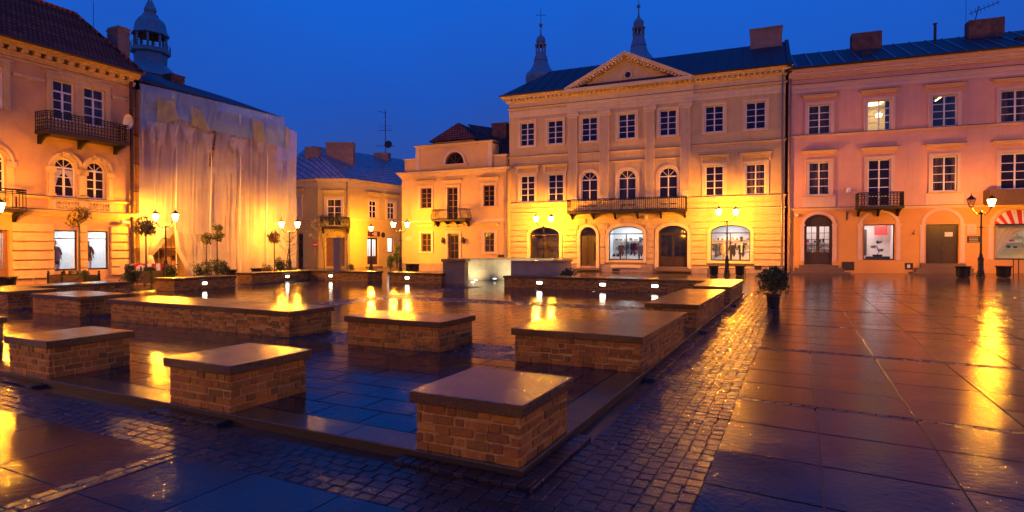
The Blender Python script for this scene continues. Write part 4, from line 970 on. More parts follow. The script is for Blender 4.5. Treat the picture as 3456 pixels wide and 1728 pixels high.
def door(par, r, rise=0, mat='dark_wood', glazed=True, leaves=2, d=.22, rows_=3, solid_top=False, pane='shop_glass'):
    u0, u1, z0, z1 = r; zi = z1 - rise; f = MB(); fw = .09
    f.box(u0, u0 + fw, d, d + .1, z0, zi); f.box(u1 - fw, u1, d, d + .1, z0, zi)
    if rise: arch_ring(f, u0 + fw, u1 - fw, zi, z1 - fw, fw, d, d + .1); f.box(u0 + fw, u1 - fw, d - .02, d + .09, zi - .07, zi + .05)
    else: f.box(u0 + fw, u1 - fw, d, d + .1, z1 - fw, z1)
    o = f.build('door_frame', mat, par); zt = zi - .07 if rise else z1 - fw
    W = (u1 - u0 - 2 * fw) / leaves
    for k in range(leaves):
        a, c = u0 + fw + W * k, u0 + fw + W * (k + 1); q = MB(); m_ = .11
        if glazed:
            zg = z0 + (zt - z0) * .32
            q.box(a + .004, c - .004, d + .02, d + .07, z0 + .02, zg); q.box(a + .1, c - .1, d - .005, d + .03, z0 + .14, zg - .12)
            q.box(a + .004, a + m_, d + .02, d + .07, zg, zt); q.box(c - m_, c - .004, d + .02, d + .07, zg, zt); q.box(a + m_, c - m_, d + .02, d + .07, zt - .1, zt)
            for j in range(1, rows_): zz = zg + (zt - .1 - zg) * j / rows_; q.box(a + m_, c - m_, d + .025, d + .06, zz - .02, zz + .02)
            um = (a + c) / 2; q.box(um - .018, um + .018, d + .028, d + .058, zg, zt - .1)
        else:
            q.box(a + .004, c - .004, d + .02, d + .07, z0 + .02, zt)
            for e0, e1 in ((.05, .36), (.42, .60), (.65, .95)): H = zt - z0; q.box(a + .12, c - .12, d - .005, d + .03, z0 + H * e0, z0 + H * e1)
        lf = q.build('door_leaf', mat, o)
        h_ = MB(); hx = c - .06 if k == 0 else a + .06; h_.tube([(hx, d - .03, z0 + 1.05), (hx, d - .03, z0 + 1.2)], .015, 6); h_.sphere((hx, d - .02, z0 + 1.0), .03, 6); h_.build('handle', 'gutter_metal', lf) if False else h_.build('handle', 'gutter_metal', o)
    if glazed or rise:
        p = MB(); poly = ([(u0 + .02, z0 + .3), (u1 - .02, z0 + .3)] + arch_pts(u0, u1, zi, z1)[::-1]) if rise else [(u0 + .02, z0 + .3), (u1 - .02, z0 + .3), (u1 - .02, z1 - .02), (u0 + .02, z1 - .02)]
        p.add([(a, d + .05, c) for a, c in poly], [tuple(range(len(poly)))]); p.build('pane', pane if not solid_top else pane, o)
    return o
g = G[0]; shopwin(CP, g[:4], g[4]); room(CP, g[:4], 2.5, 'room_dark', 'lamp_warm', .05)
g = G[2]; shopwin(CP, g[:4], g[4]); r2 = room(CP, g[:4], 2.6, 'room_white', 'lamp_white', .5)
g = G[4]; shopwin(CP, g[:4], g[4]); room(CP, g[:4], 2.6, 'room_white', 'lamp_white', .28)
g = G[3]; door(CP, g[:4], g[4], rows_=4); room(CP, g[:4], 2.0, 'room_dark', 'lamp_warm', .12)
steps(CP, g[0] - .1, g[1] + .1, FC.P[2], 2, (g[2] - FC.P[2]) / 2, .35)
g = G[1]   # open passage door with a pale inner leaf
f = MB(); zi = g[3] - g[4]; f.box(g[0], g[0] + .08, .2, .3, g[2], zi); f.box(g[1] - .08, g[1], .2, .3, g[2], zi); arch_ring(f, g[0] + .08, g[1] - .08, zi, g[3] - .08, .08, .2, .3); f.box(g[0] + .08, g[1] - .08, .19, .29, zi - .05, zi + .05)
o = f.build('door_frame', 'dark_wood', CP); p = MB(); p.prism([(q, z) for q, z in arch_pts(g[0] + .08, g[1] - .08, zi + .05, g[3] - .08)], .24, .25); p.build('fanlight', 'dark_pane', o)
rm = room(CP, (g[0], g[1], g[2] + .12, g[3]), 3.0, 'plaster_cream', 'lamp_warm', .1)
t = MB(); t.prism([(g[0] + .45, g[2] + .55), (g[0] + 1.0, g[2] + .55), (g[0] + 1.0, g[2] + 2.1)] + [(g[0] + .725 + .275 * math.cos(a), g[2] + 2.1 + .35 * math.sin(a)) for a in (0.5, 1.0, 1.57, 2.1, 2.6)] + [(g[0] + .45, g[2] + 2.1)], 3.2, 3.25); t.build('inner_door', 'dark_wood', rm)
steps(CP, g[0] - .25, g[1] + .25, FC.P[2], 2, (g[2] - FC.P[2]) / 2, .3, 'step_stone', .15)
# plates beside the passage, planter shelf, vent grilles
pr = FC.rect(2024.5, 2042, 796, 811); t = MB(); t.box(pr[0], pr[1], -.07, -.02, pr[2], pr[3]); o = t.build('wall_plate', 'white_paint', CP)
t = MB(); t.box(pr[0] + .03, pr[1] - .03, -.08, -.06, pr[2] + .12, pr[3] - .03); t.build('red_field', 'red_paint', o)
pr = FC.rect(2024.5, 2043, 829, 845); t = MB(); t.box(pr[0], pr[1], -.07, -.02, pr[2], pr[3]); o = t.build('wall_plate', 'sign_blue', CP)
t = MB()
for k in range(4): t.box(pr[0] + .06, pr[1] - .06 - .05 * (k % 2), -.075, -.065, pr[2] + .07 + .07 * k, pr[2] + .09 + .07 * k)
t.build('small_print', 'paper', o)
pr = FC.rect(2063, 2163, 893, 904); t = MB(); t.box(pr[0], pr[1], -.14, .02, pr[2], pr[3]); t.build('apron_panel', 'trim_cream', CP)
for q in ((2067, 2092, 908, 915.5), (2547, 2570, 891, 911)):
    pr = FC.rect(*q); t = MB(); t.box(pr[0], pr[1], -.06, -.02, pr[2], pr[3])
    for k in range(5): zz = pr[2] + (pr[3] - pr[2]) * (k + .5) / 5; t.box(pr[0] + .02, pr[1] - .02, -.075, -.055, zz - .012, zz + .012)
    t.build('vent_grille', 'plate_dark', CP)
pr = FC.rect(2177, 2188, 727, 744); t = MB(); t.box(pr[0], pr[1], -.25, .02, pr[2] + .1, pr[3]); t.build('wall_lantern', 'paper', CP)
t = MB(); t.box(uL, uR, -.05, .02, zb, FC.P[2] + .35); t.build('plinth', 'plinth_grey', CP)
# shop displays: clothes rail with garments, dressed mannequins
g = G[2]; zf_ = g[2] - .1
def rail_unit(F, u0, u1, y, z, h, label):
    x, yy, _ = F.world((u0 + u1) / 2, y); t = thing('clothes_rail', label, 'clothes rail', (x, yy, z), F.th); b = MB(); w_ = (u1 - u0) / 2
    b.tube([(-w_, 0, 0), (-w_, 0, h), (w_, 0, h), (w_, 0, 0)], .018, 6); b.box(-w_ - .03, -w_ + .03, -.2, .2, 0, .03); b.box(w_ - .03, w_ + .03, -.2, .2, 0, .03); b.build('rail_frame', 'gutter_metal', t); return t
u0, u1 = g[0], g[1]
rail_unit(FC, u0 + 1.15, u1 - .35, .95, zf_, 1.65, 'chrome clothes rail in the left lit shop window of the cream palace')
cols_ = ['white_cloth', 'teal_cloth', 'teal_cloth', 'white_cloth', 'dark_cloth', 'red_cloth', 'dark_cloth', 'red_cloth', 'grey_cloth', 'dark_cloth']
for k in range(10):
    u = u0 + 1.25 + k * .13; b = MB(); garment(b, 0, 0, .45 + .1 * (k % 3), 1.62, .10, .42); x, yy, _ = FC.world(u, .95); o = b.build('hanging_garment', cols_[k], None, smooth=True, loc=(x, yy, zf_), rz=FC.th); nm = {'white_cloth': 'white', 'teal_cloth': 'teal green', 'dark_cloth': 'black', 'red_cloth': 'red', 'grey_cloth': 'grey'}[cols_[k]]
    tag(o, '%s garment, %s from left on the left palace shop rail' % (nm, ['one', 'two', 'three', 'four', 'five', 'six', 'seven', 'eight', 'nine', 'ten'][k]), 'garment', 'garments on the shop rail')
mannequin(FC, u0 + .95, .7, zf_, 'mannequin in a brown coat in the left lit palace shop window', coat='brown_cloth', legs='dark_cloth')
mannequin(FC, u1 - .4, .7, zf_, 'mannequin in a checked grey coat and cap at right of the left palace shop window', coat='grey_cloth', legs='dark_cloth', hat=True)
x, yy, _ = FC.world(u0 + .45, .8); t = thing('handbag_stand', 'white display table with dark handbags in the left palace shop window', 'display table', (x, yy, zf_), FC.th)
b = MB(); b.box(-.35, .35, -.25, .25, .35, .4)
for q in (-.3, .3):
    for s in (-.2, .2): b.box(q - .02, q + .02, s - .02, s + .02, 0, .35)
b.build('table', 'white_paint', t)
for q in (-.18, .16): b = MB(); b.cbox(q - .12, q + .12, -.07, .07, .402, .60, .02); b.tube([(q + .07 * math.cos(a), 0, .60 + .12 * math.sin(a)) for a in [k * math.pi / 6 for k in range(7)]], .01, 4); b.build('handbag', 'dark_cloth', t)
g = G[4]; zf_ = g[2] - .1; u0, u1 = g[0], g[1]; W_ = u1 - u0
mannequin(FC, u0 + W_ * .34, .7, zf_, 'mannequin in a long beige coat at left of the lamp post shop window', coat='beige_cloth', legs=None, scarf='white_cloth')
mannequin(FC, u0 + W_ * .55, 1.0, zf_, 'mannequin in a dark jacket, middle one in the right palace shop window', coat='dark_cloth', legs='dark_cloth')
mannequin(FC, u0 + W_ * .78, .7, zf_, 'mannequin in a dark coat and white scarf in the right palace shop window', coat='dark_cloth', legs='dark_cloth', scarf='white_cloth', hat=True)
for k in range(5):
    b = MB(); garment(b, 0, 0, .35 + .05 * k, 1.55, .12, .4); x, yy, _ = FC.world(u0 + .3 + k * .12, 1.0); o = b.build('hanging_garment', ['blue_cloth', 'blue_cloth', 'grey_cloth', 'blue_cloth', 'red_cloth'][k], None, smooth=True, loc=(x, yy, zf_), rz=FC.th)
    tag(o, ['dark blue garment hanging leftmost in the right palace shop window', 'dark blue garment hanging second in the right palace shop window', 'grey garment hanging in the right palace shop window', 'dark blue garment hanging fourth in the right palace shop window', 'red garment hanging in the right palace shop window'][k], 'garment', 'garments hanging in the right window')
x, yy, _ = FC.world(u0 + .52, 1.0, 0); q = rail_unit(FC, u0 + .18, u0 + .95, 1.0, zf_, 1.58, 'short clothes rail at the left side of the right palace shop window')

# ================================================================== PINK HOUSE (right)
FP = Fac(2660, 921, -20.8)
PH = thing('pink_house', 'long pink three-storey house with terracotta ground floor at right', 'building', FP.loc, FP.th)
zb = FP.P[2] - .6; uL, uR = FP.uz(2660, 600)[0] + .0, FP.uz(3456, 600)[0] + 9.0
Rr = [FP.rect(*q) for q in ((2727.6, 2803.3, 354, 452), (2926.4, 3008, 337, 440.6), (3145, 3231, 320, 428), (3376, 3480, 305, 413))]; U = row(Rr)
Rr = [FP.rect(*q) for q in ((2729, 2800.3, 546, 658), (3145.3, 3229.8, 526.9, 648.5), (3375.9, 3478, 518, 636))]; F1 = row(Rr)
f2 = FP.rect(2928.4, 3006.5, 537.5, 700); zled = FP.uz(2671, 707.5)[1]
f2 = (f2[0], f2[1], zled + .12, F1[0][3]); dx_ = FP.uz(3700, 500)[0]
Z = lambda x, y: FP.uz(x, y)[1]
sp_ = U[3][0] - U[2][0]
U.append((U[3][0] + sp_, U[3][1] + sp_, U[3][2], U[3][3])); F1.append((F1[2][0] + sp_, F1[2][1] + sp_, F1[2][2], F1[2][3]))
d1 = FP.rect(2714, 2810, 725, 894); w2 = FP.rect(2913.9, 3019.3, 757.4, 877.8); d3 = FP.rect(3125, 3235, 757, 889); w4 = FP.rect(3356.7, 3500, 755, 877)
r1 = Z(2762, 725) - Z(2762, 757)
holes = U + F1 + [f2, (*d1, r1), w2, d3, w4]
ze = FP.uz(2658, 236, .35)[1]
w = MB(); wall(w, uL, uR, zled, ze - .1, holes); body(w, uL, uR, zb, ze - .1, 10.5); w.build('wall', 'plaster_pink', PH)
w = MB(); wall(w, uL, uR, zb, zled, holes); w.build('ground_floor_wall', 'plaster_terracotta', PH)
zfr = FP.uz(2673, 290.4)[1]; zst = FP.uz(2673, 464)[1]
t = MB(); cornice(t, uL, uR, zst - .05, [(.07, .06), (.07, .12)], ends=False); cornice(t, uL, uR, zled - .1, [(.1, .06), (.08, .14)], ends=False); cornice(t, uL, uR, zfr - .62, [(.28, .05), (.28, .10), (.06, .20)], ends=False)
zq = cornice(t, uL, uR, ze - .75, [(.12, .1), (.12, .2), (.2, .3), (.2, .42), (.08, .5)], ends=False); t.build('cornice', 'trim_pink', PH)
t = MB(); t.tube([(uL, -.58, zq + .02), (uR, -.58, zq + .02)], .08, 6); t.build('gutter', 'gutter_dark', PH)
rzz = FP.uz(2673, 185.6, -5.2)[1]; t = MB(); zr_ = zq + .03
t.add([(uL, -.5, zr_), (uR, -.5, zr_), (uR, 10.8, zr_), (uL, 10.8, zr_), (uL, 5.2, rzz), (uR, 5.2, rzz)], [(0, 1, 5, 4), (2, 3, 4, 5), (1, 2, 5), (3, 0, 4)]); rf = t.build('roof', 'slate_roof', PH)
t = MB(); n = 22
for k in range(n): u = uL + (uR - uL) * (k + .5) / n; t.box(u - .05, u + .05, 0, 1, 0, 1) if False else t.add([(u - .07, -.5, zr_ + .012), (u + .07, -.5, zr_ + .012), (u + .07, 5.2, rzz + .012), (u - .07, 5.2, rzz + .012), (u - .07, -.5, zr_ + .05), (u + .07, -.5, zr_ + .05), (u + .07, 5.2, rzz + .05), (u - .07, 5.2, rzz + .05)], [(4, 5, 6, 7), (0, 4, 7, 3), (1, 2, 6, 5), (0, 1, 5, 4)])
t.build('roof_seams', 'metal_roof', rf)
c0, c1 = FP.uz(2873, 140, -4.2)[0], FP.uz(2974, 140, -4.2)[0]; ch1 = chimney(PH, c0, c1, 3.9, 4.8, zr_ + 1.5, FP.uz(2974, 106, -4.2)[1], 'chimney_brick', False)
c0, c1 = FP.uz(3265, 90, -4.2)[0], FP.uz(3385.6, 90, -4.2)[0]; ch2 = chimney(PH, c0, c1, 3.9, 4.8, zr_ + 1.5, FP.uz(3385, 60, -4.2)[1], 'chimney_brick', False)
zc_ = FP.uz(3290, 72, -4.2)[1]
t = MB(); uu = FP.uz(3290, 70, -4)[0]; t.tube([(uu, 4.2, zc_ - .3), (uu + .3, 4.2, zc_ + 1.1)], .03, 4); t.tube([(uu - .3, 4.2, zc_ + .6), (uu + 1.6, 4.2, zc_ + 1.25)], .025, 4)
for k in range(7): a = k / 6; t.tube([(uu - .2 + 1.6 * a, 3.9, zc_ + .3 + .65 * a), (uu - .1 + 1.6 * a, 4.5, zc_ + 1.0 + .5 * a)], .014, 4)
t.tube([(c0 - .1, 4.2, zc_ - 1.5), (c0 - .1, 4.2, zc_ + 2.3)], .015, 4); t.build('antenna', 'black_metal', PH)
u_ = FP.uz(3153, 120, -5.2)[0]; t = MB(); t.tube([(u_, 5.0, rzz - .2), (u_, 5.0, rzz + 1.15)], .1, 8); t.lathe([(.16, 0), (.16, .05), (.001, .1)], 8, (u_, 5.0, rzz + 1.16)); t.build('vent_pipe', 'gutter_dark', PH)
for q in ((2902, 2943, 180, 196), (3424, 3480, 127, 143)):
    r = FP.rect(*q, -2.0); t = MB(); t.box(r[0], r[1], 1.6, 2.6, r[2], r[3]); t.build('roof_hatch', 'gutter_dark', PH)
for i, r in enumerate(U):
    lit = i == 1
    wd = window(PH, r, trim='trim_pink', surround=.22, sill=False, hood=.30, pane=None if i in (1, 2) else 'dark_pane', slab_=True)
    if i in (1, 2):
        p = MB(); p.box(r[0], r[1], .15, .16, r[2], r[3]); p.build('pane', 'shop_glass', wd)
        rm = room(PH, r, 2.5, 'room_warm' if lit else 'room_dark', 'lamp_warm', .42 if lit else .04, y=.1, goods=False)
        if lit: b = MB(); b.lathe([(.03, .1), (.24, -.05), (.2, -.2), (.001, -.22)], 12, (r[0] + (r[1] - r[0]) * .66, 1.3, r[3] - .75)); b.tube([(r[0] + (r[1] - r[0]) * .66, 1.3, r[3] - .65), (r[0] + (r[1] - r[0]) * .66, 1.3, r[3] + .05)], .01, 4); b.build('pendant_lamp', 'bulb', rm); b = MB(); b.box(r[1] - .32, r[1] - .02, .3, .36, r[2], r[3]); b.build('curtain', 'blue_cloth', rm)
for i, r in enumerate(F1):
    window(PH, r, trim='trim_pink', surround=.22, sill=True, hood=.42)
    if i < 2:
        t = MB(); t.box(r[0] - .4, r[1] + .4, -.06, .02, zled + .15, r[2] - .12); t.box(r[0] - .02, r[1] + .02, -.09, -.05, zled + .36, r[2] - .3); t.build('apron', 'trim_pink', PH)
window(PH, f2, trim='trim_pink', surround=.22, sill=False, hood=.42, rows_=5, slab_=True)
b0, b1 = FP.uz(2897, 680, 1.0)[0], FP.uz(3050, 680, 1.0)[0]; balcony(PH, b0, b1, zled + .05, zled + 1.05, 1.0, 3, 'iron', 'lace', .2, 'iron')
# wide solid balcony at the right border
b0 = FP.uz(3340, 660, 1.1)[0]; zz = FP.uz(3340, 690, 1.1)[1]; z1_ = FP.uz(3340, 640, 1.1)[1]
t = MB(); t.box(b0, b0 + 7, -1.2, 0, zz, zz + .14); t.box(b0, b0 + 7, -1.2, -1.12, zz + .143, z1_); t.box(b0, b0 + .08, -1.118, 0, zz + .143, z1_); t.build('balcony', 'brown_wood', PH)
pipe(PH, FP.uz(2667, 500, .1)[0], FP.P[2], ze, 'gutter_metal', boot=.8)
# ground floor
for i, (r, zt) in enumerate(((d1, Z(2762, 718)), (w2, Z(2966, 717.5)), (d3, Z(3180, 710)), (w4, Z(3420, 704)))):
    zi = Z(sum(((2714, 2810), (2913.9, 3019.3), (3125, 3235), (3356.7, 3500))[i]) / 2, 757) ; e = .16 if i else .06
    if i == 0: zt = r[3] + .05; zi = r[3] - r1
    t = MB(); arch_ring(t, r[0] - e + .06, r[1] + e - .06, zi, zt, .2, -.07, .02)
    for s_ in (r[0] - e - .2, r[1] + e - .06): t.box(s_, s_ + .26, -.05, .02, max(zb + .8, r[2] if i in (1, 3) else FP.P[2] + .9), zi - .12); t.box(s_ - .06, s_ + .32, -.10, .02, zi - .117, zi + .0)
    t.build('arch_surround', 'trim_pink', PH)
dr = door(PH, d1, r1, rows_=4, leaves=2); room(PH, d1, 2.5, 'room_red', 'lamp_white', .6)
t = MB(); pts = arch_pts(d1[0] + .09, d1[1] - .09, d1[3] - r1 + .05, d1[3] - .09); t.prism(pts, .20, .26); t.build('arched_panel', 'dark_wood', dr)
shopwin(PH, w2, 0, mull=False, tr=False); rm = room(PH, w2, 2.2, 'room_red', 'lamp_white', .7, goods=False)
b = MB(); b.box(w2[0] + .05, w2[0] + .65, 2.3, 2.4, w2[2] + .3, w2[3] - .3); b.build('back_shelf', 'brown_wood', rm)
b = MB(); b.box(w2[1] - .9, w2[1] - .05, 1.9, 1.95, w2[3] - .75, w2[3] - .05); b.build('red_banner', 'red_paint', rm)
dd = door(PH, d3, 0, glazed=False, mat='dark_wood')
pn = MB(); pr = FP.rect(3193, 3220, 783, 798, .1); pn.box(pr[0], pr[1], .16, .20, pr[2], pr[3]); pn.build('notice', 'paper', dd)
for (r, n_) in ((d1, 3), (d3, 3)): steps(PH, r[0] - .35, r[1] + .35, FP.P[2] - .1, n_, (r[2] - FP.P[2] + .1) / n_, .32, 'step_stone', .35)
shopwin(PH, w4, 0, mull=False, tr=False); rm = room(PH, w4, 2.4, 'room_warm', 'lamp_white', .3)
b = MB(); n = 18; vs = []
for j in range(9):
    for i in range(n):
        a = i / (n - 1); zz = w4[2] + (w4[3] - w4[2]) * j / 8; wd = .25 + (1.25) * ((j / 8) ** 1.4) + .15; x = w4[0] + .05 + a * wd * (.5 + .9 * j / 8) ; vs.append((x, .45 + .05 * math.sin(a * 30), zz))
b.add(vs, [(j * n + i, j * n + i + 1, (j + 1) * n + i + 1, (j + 1) * n + i) for j in range(8) for i in range(n - 1)]); b.build('draped_curtain', 'net_curtain', rm, smooth=True)
# awning in the arch over the right shop window
t = MB(); zi = Z(3420, 757); zt = Z(3420, 706)
pts = arch_pts(w4[0], w4[1], zi, zt - .03, 12)
for k in range(12):
    p, q = pts[k], pts[k + 1]; c_ = ((w4[0] + w4[1]) / 2, zi + .0)
    t.mi = k % 2; bot0 = w4[0] + (w4[1] - w4[0]) * k / 12; bot1 = w4[0] + (w4[1] - w4[0]) * (k + 1) / 12
    t.add([(p[0], -.04, p[1]), (q[0], -.04, q[1]), (bot1, -.45, zi + .02), (bot0, -.45, zi + .02)], [(0, 1, 2, 3), (3, 2, 1, 0)])
t.build('awning', ['red_paint', 'white_cloth'], PH)
for q in ((2840.8, 2882.7, 883.4, 912.4), (3053.5, 3081, 887.7, 909.8)):
    pr = FP.rect(*q); t = MB(); t.box(pr[0], pr[1], -.05, .02, pr[2], pr[3]); o = t.build('utility_hatch', 'plate_dark', PH)
pr = FP.rect(3061, 3071, 893, 904); t = MB(); t.box(pr[0], pr[1], -.06, -.052, pr[2], pr[3]); t.build('yellow_sticker', 'paper', o)
for q, mt in (((3264, 3294, 757, 790), 'trim_pink'), ((3264, 3306, 797, 818), 'plate_dark')):
    pr = FP.rect(*q); t = MB(); t.box(pr[0], pr[1], -.06, .02, pr[2], pr[3]); o = t.build('wall_plaque', mt, PH); t = MB()
    for k in range(3): zz = pr[2] + (pr[3] - pr[2]) * (k + .8) / 4; t.box(pr[0] + .1, pr[1] - .1, -.068, -.058, zz - .012, zz + .012)
    t.build('small_print', 'brown_wood' if mt != 'plate_dark' else 'paper', o)
pr = FP.rect(2856.6, 2870, 634, 650); t = MB(); t.cbox(pr[0], pr[1], -.15, .02, pr[2], pr[3], .02); t.build('alarm_box', 'white_paint', PH)
pr = FP.rect(2683, 2694, 722, 732); t = MB(); t.cbox(pr[0], pr[1], -.18, .02, pr[2], pr[3], .02); t.build('security_camera', 'white_paint', PH)
pr = FP.rect(3072, 3082, 776, 790); t = MB(); t.tube([(pr[1], 0, pr[2]), (pr[1], -.2, pr[2] - .02), (pr[0], -.5, pr[2] + .1)], .03, 5); t.tube([(pr[1], -.2, pr[2] - .02), (pr[1], -.2, pr[3])], .02, 5); t.build('flag_holder', 'iron', PH)
pr = FP.rect(2857, 2859.5, 714, 744); t = MB(); t.box(pr[0] - .02, pr[1] + .02, -.04, .02, pr[2], pr[3]); t.build('cable_duct', 'gutter_dark', PH)
t = MB(); t.box(uL, d1[0] - .6, -.04, .02, zb, FP.P[2] + .6); t.box(d1[1] + .6, d3[0] - .6, -.04, .02, zb, FP.P[2] + .6); t.box(d3[1] + .6, uR, -.04, .02, zb, FP.P[2] + .6); t.build('plinth', 'plaster_terracotta', PH)
x, y, z = FP.world((w2[0] + w2[1]) / 2 + .1, .9); t = thing('bonsai_display', 'small bonsai tree on a dark stand in the pinkish lit shop window', 'bonsai', (x, y, w2[2] - .02), FP.th)
b = MB(); b.cbox(-.75, .75, -.3, .3, 0, .28, .03); b.cbox(-.3, .3, -.2, .2, .282, .42, .04); b.build('stand', 'dark_cloth', t); b = MB(); b.tube([(0, 0, .4), (.1, 0, .7), (-.05, 0, 1.0), (.05, 0, 1.35)], .05, 6, .015); b.build('trunk', 'bark', t)
def leaf_blob(b, c, r, n, s, sz=1.0, tmin=.5, tmax=1.5, shell=0.0):
    for _ in range(n):
        while True:
            p = Vector((random.uniform(-1, 1), random.uniform(-1, 1), random.uniform(-1, 1)))
            if shell <= p.length <= 1: break
        p = Vector((c[0] + p.x * r, c[1] + p.y * r, c[2] + p.z * r * sz)); a = Vector((random.gauss(0, 1), random.gauss(0, 1), random.gauss(0, 1))).normalized(); q = a.orthogonal().normalized(); q = Matrix.Rotation(random.uniform(0, 6.28), 3, a) @ q; u = a.cross(q)
        k = s * random.uniform(.6, 1.3); t = random.uniform(tmin, tmax); b.tint = (t * random.uniform(.85, 1.2), t, t * random.uniform(.7, 1.1))
        b.add([p - q * k, p + u * k * .45, p + q * k, p - u * k * .45], [(0, 1, 2, 3)])
b = MB()
for c in ((.2, 0, .75, .2), (-.25, 0, 1.0, .22), (.1, 0, 1.35, .2)): leaf_blob(b, c[:3], c[3], 60, .07, .5)
b.build('crown', 'leaf_dark', t)
# ================================================================== OCHRE SMALL HOUSE
FO = Fac(1357, 904, -23.1, z=None)
FO = Fac(1357, 0, -23.1, depth=58.0)
OH = thing('ochre_house', 'small ochre house with a half-round attic window and red tiled roof', 'building', FO.loc, FO.th)
zb = FO.P[2] - .6; uL = FO.uz(1356.5, 700)[0]; uR = FO.uz(1716, 650)[0]
up = row([FO.rect(*q) for q in ((1420.4, 1457.7, 635, 702), (1631, 1669.3, 624, 697))]); ud = FO.rect(1509.9, 1545.8, 632, 742)
gw = row([FO.rect(*q) for q in ((1422.7, 1456.3, 787, 849.6), (1634.3, 1668.8, 785.7, 850))]); gd = FO.rect(1511.2, 1549.5, 788, 893)
zc = FO.uz(1710, 575)[1]; zbelt = FO.uz(1356, 748.4)[1]; ud = (ud[0], ud[1], zbelt + .1, ud[3]); gd = (gd[0], gd[1], FO.P[2] + .15, gd[3])
w = MB(); wall(w, uL, uR, zb, zc, up + [ud] + gw + [gd]); body(w, uL, uR, zb, zc, 10); w.build('wall', 'plaster_ochre', OH)
t = MB(); zt = cornice(t, uL, uR - .3, zc - .25, [(.16, .08), (.16, .2), (.14, .34), (.1, .45)]); t.box(uL, uR, -.05, .02, zbelt - .1, zbelt + .08); t.build('cornice', 'trim_ochre', OH)
# attic
a0, a1 = FO.uz(1402, 520)[0], FO.uz(1660, 500)[0]; za = FO.uz(1402, 500)[1]; zl = FO.uz(1356, 541)[1]
lu = FO.rect(1502, 1564.5, 512, 553); lr = lu[3] - lu[2]
w = MB(); wall(w, a0, a1, zt, za, [(*lu, lr)], y=.1); w.box(a0, a1, .42, .6, zt, za) if False else None
w.add([(a0, .1, zt), (a0, 1.6, zt), (a0, 1.6, za), (a0, .1, za), (a1, .1, zt), (a1, 1.6, zt), (a1, 1.6, za), (a1, .1, za)], [(0, 3, 2, 1), (4, 5, 6, 7), (3, 7, 6, 2), (1, 2, 6, 5)])
w.box(uL + .2, a0 - .02, .25, 1.2, zt, zl); w.box(a1 + .02, uR - .35, .25, 1.2, zt, FO.uz(1690, 524)[1]); w.build('attic_wall', 'plaster_ochre', OH)
t = MB(); cornice(t, a0, a1, za + .002, [(.1, .02), (.08, .12)]); t.box(a0 - .1, a1 + .1, .06, 1.7, za + .19, za + .24); t.box(uL + .1, a0 - .02, .15, 1.3, zl + .002, zl + .12); zz_ = FO.uz(1690, 524)[1]; t.box(a1 + .02, uR - .25, .15, 1.3, zz_ + .002, zz_ + .12)
for q in (a0, a1 - .45): t.box(q, q + .45, .03, .12, zt + .003, za)
t.build('attic_coping', 'trim_ochre', OH)
ww = window(OH, lu, rise=lr - .02, rows_=1, cols=2, pane='dark_pane', frame='brown_wood', trim='trim_ochre', surround=0, sill=False, depth=.3); t = MB(); arch_ring(t, lu[0], lu[1], lu[2], lu[3], .22, .0, .12); t.box(lu[0] - .45, lu[1] + .45, -.08, .12, lu[2] - .14, lu[2] - .003); t.build('window_surround', 'trim_ochre', ww)
# roofs
ap = FO.uz(1545, 413, -3.5); e0 = FO.uz(1449, 480, -1.4)[0]; e1 = FO.uz(1605, 474, -1.4)[0]; ze = FO.uz(1449, 480, -1.4)[1]
t = MB(); t.add([(e0, 1.2, ze), (e1, 1.2, ze), (ap[0], 3.6, ap[1]), (e0, 9, ze), (e1, 9, ze), (ap[0], 8, ap[1])], [(0, 1, 2), (0, 2, 5, 3), (1, 4, 5, 2), (3, 5, 4)])
t.mi = 1; t.build('hipped_roof', ['roof_tile_red', 'roof_tile'], OH)
t = MB(); t.box(e0 + .4, e1 - .4, 1.7, 8.5, za, ze + .0 if ze > za + .1 else za + .3); t.build('upper_wall', 'plaster_ochre', OH)
r0 = FO.uz(1558, 415, -5); r1_ = FO.uz(1722, 460, -5)
t = MB(); t.add([(a1 - 1.5, 1.7, za - .2), (uR, 1.2, zt + .6), (uR, 5.2, r1_[1] + .2), (ap[0] + .6, 4.5, ap[1] - .02), (uR, 9.5, zt), (a1 - 1.5, 9.5, za)], [(0, 1, 2, 3), (3, 2, 4, 5)]); t.build('main_roof', 'roof_tile', OH)
c0, c1 = FO.uz(1672, 430, -4.5)[0], FO.uz(1722, 430, -4.5)[0]; chimney(OH, c0, c1 - .05, 3.6, 5.0, zt, FO.uz(1690, 425, -4.5)[1], 'chimney_brick')
for r in up: window(OH, r, rows_=4, frame='door_brown', pane='dark_pane', trim='trim_ochre', surround=.2, hood=.3)
window(OH, ud, rows_=5, frame='door_brown', pane='dark_pane', trim='trim_ochre', surround=.2, hood=.25, sill=False, slab_=True)
for r in gw: window(OH, r, rows_=3, frame='door_brown', pane='dark_pane', trim='trim_ochre', surround=.24, hood=.42, sill=False)
dr = door(OH, gd, 0, mat='door_brown', leaves=1, rows_=3, pane='dark_pane'); t = MB(); e = .24; t.box(gd[0] - e, gd[0], -.08, .02, gd[2], gd[3]); t.box(gd[1], gd[1] + e, -.08, .02, gd[2], gd[3]); t.box(gd[0] - e, gd[1] + e, -.083, .02, gd[3], gd[3] + e); t.box(gd[0] - .5, gd[1] + .5, -.25, .02, gd[3] + .75, gd[3] + .87); t.build('door_surround', 'trim_ochre', OH)
balcony(OH, FO.uz(1458, 720, .9)[0], FO.uz(1572, 720, .9)[0], zbelt + .08, zbelt + 1.05, .9, 4, 'iron', 'belly', .13, 'iron', .1)
pipe(OH, FO.uz(1711, 700, .1)[0], FO.P[2], zc, 'gutter_metal')
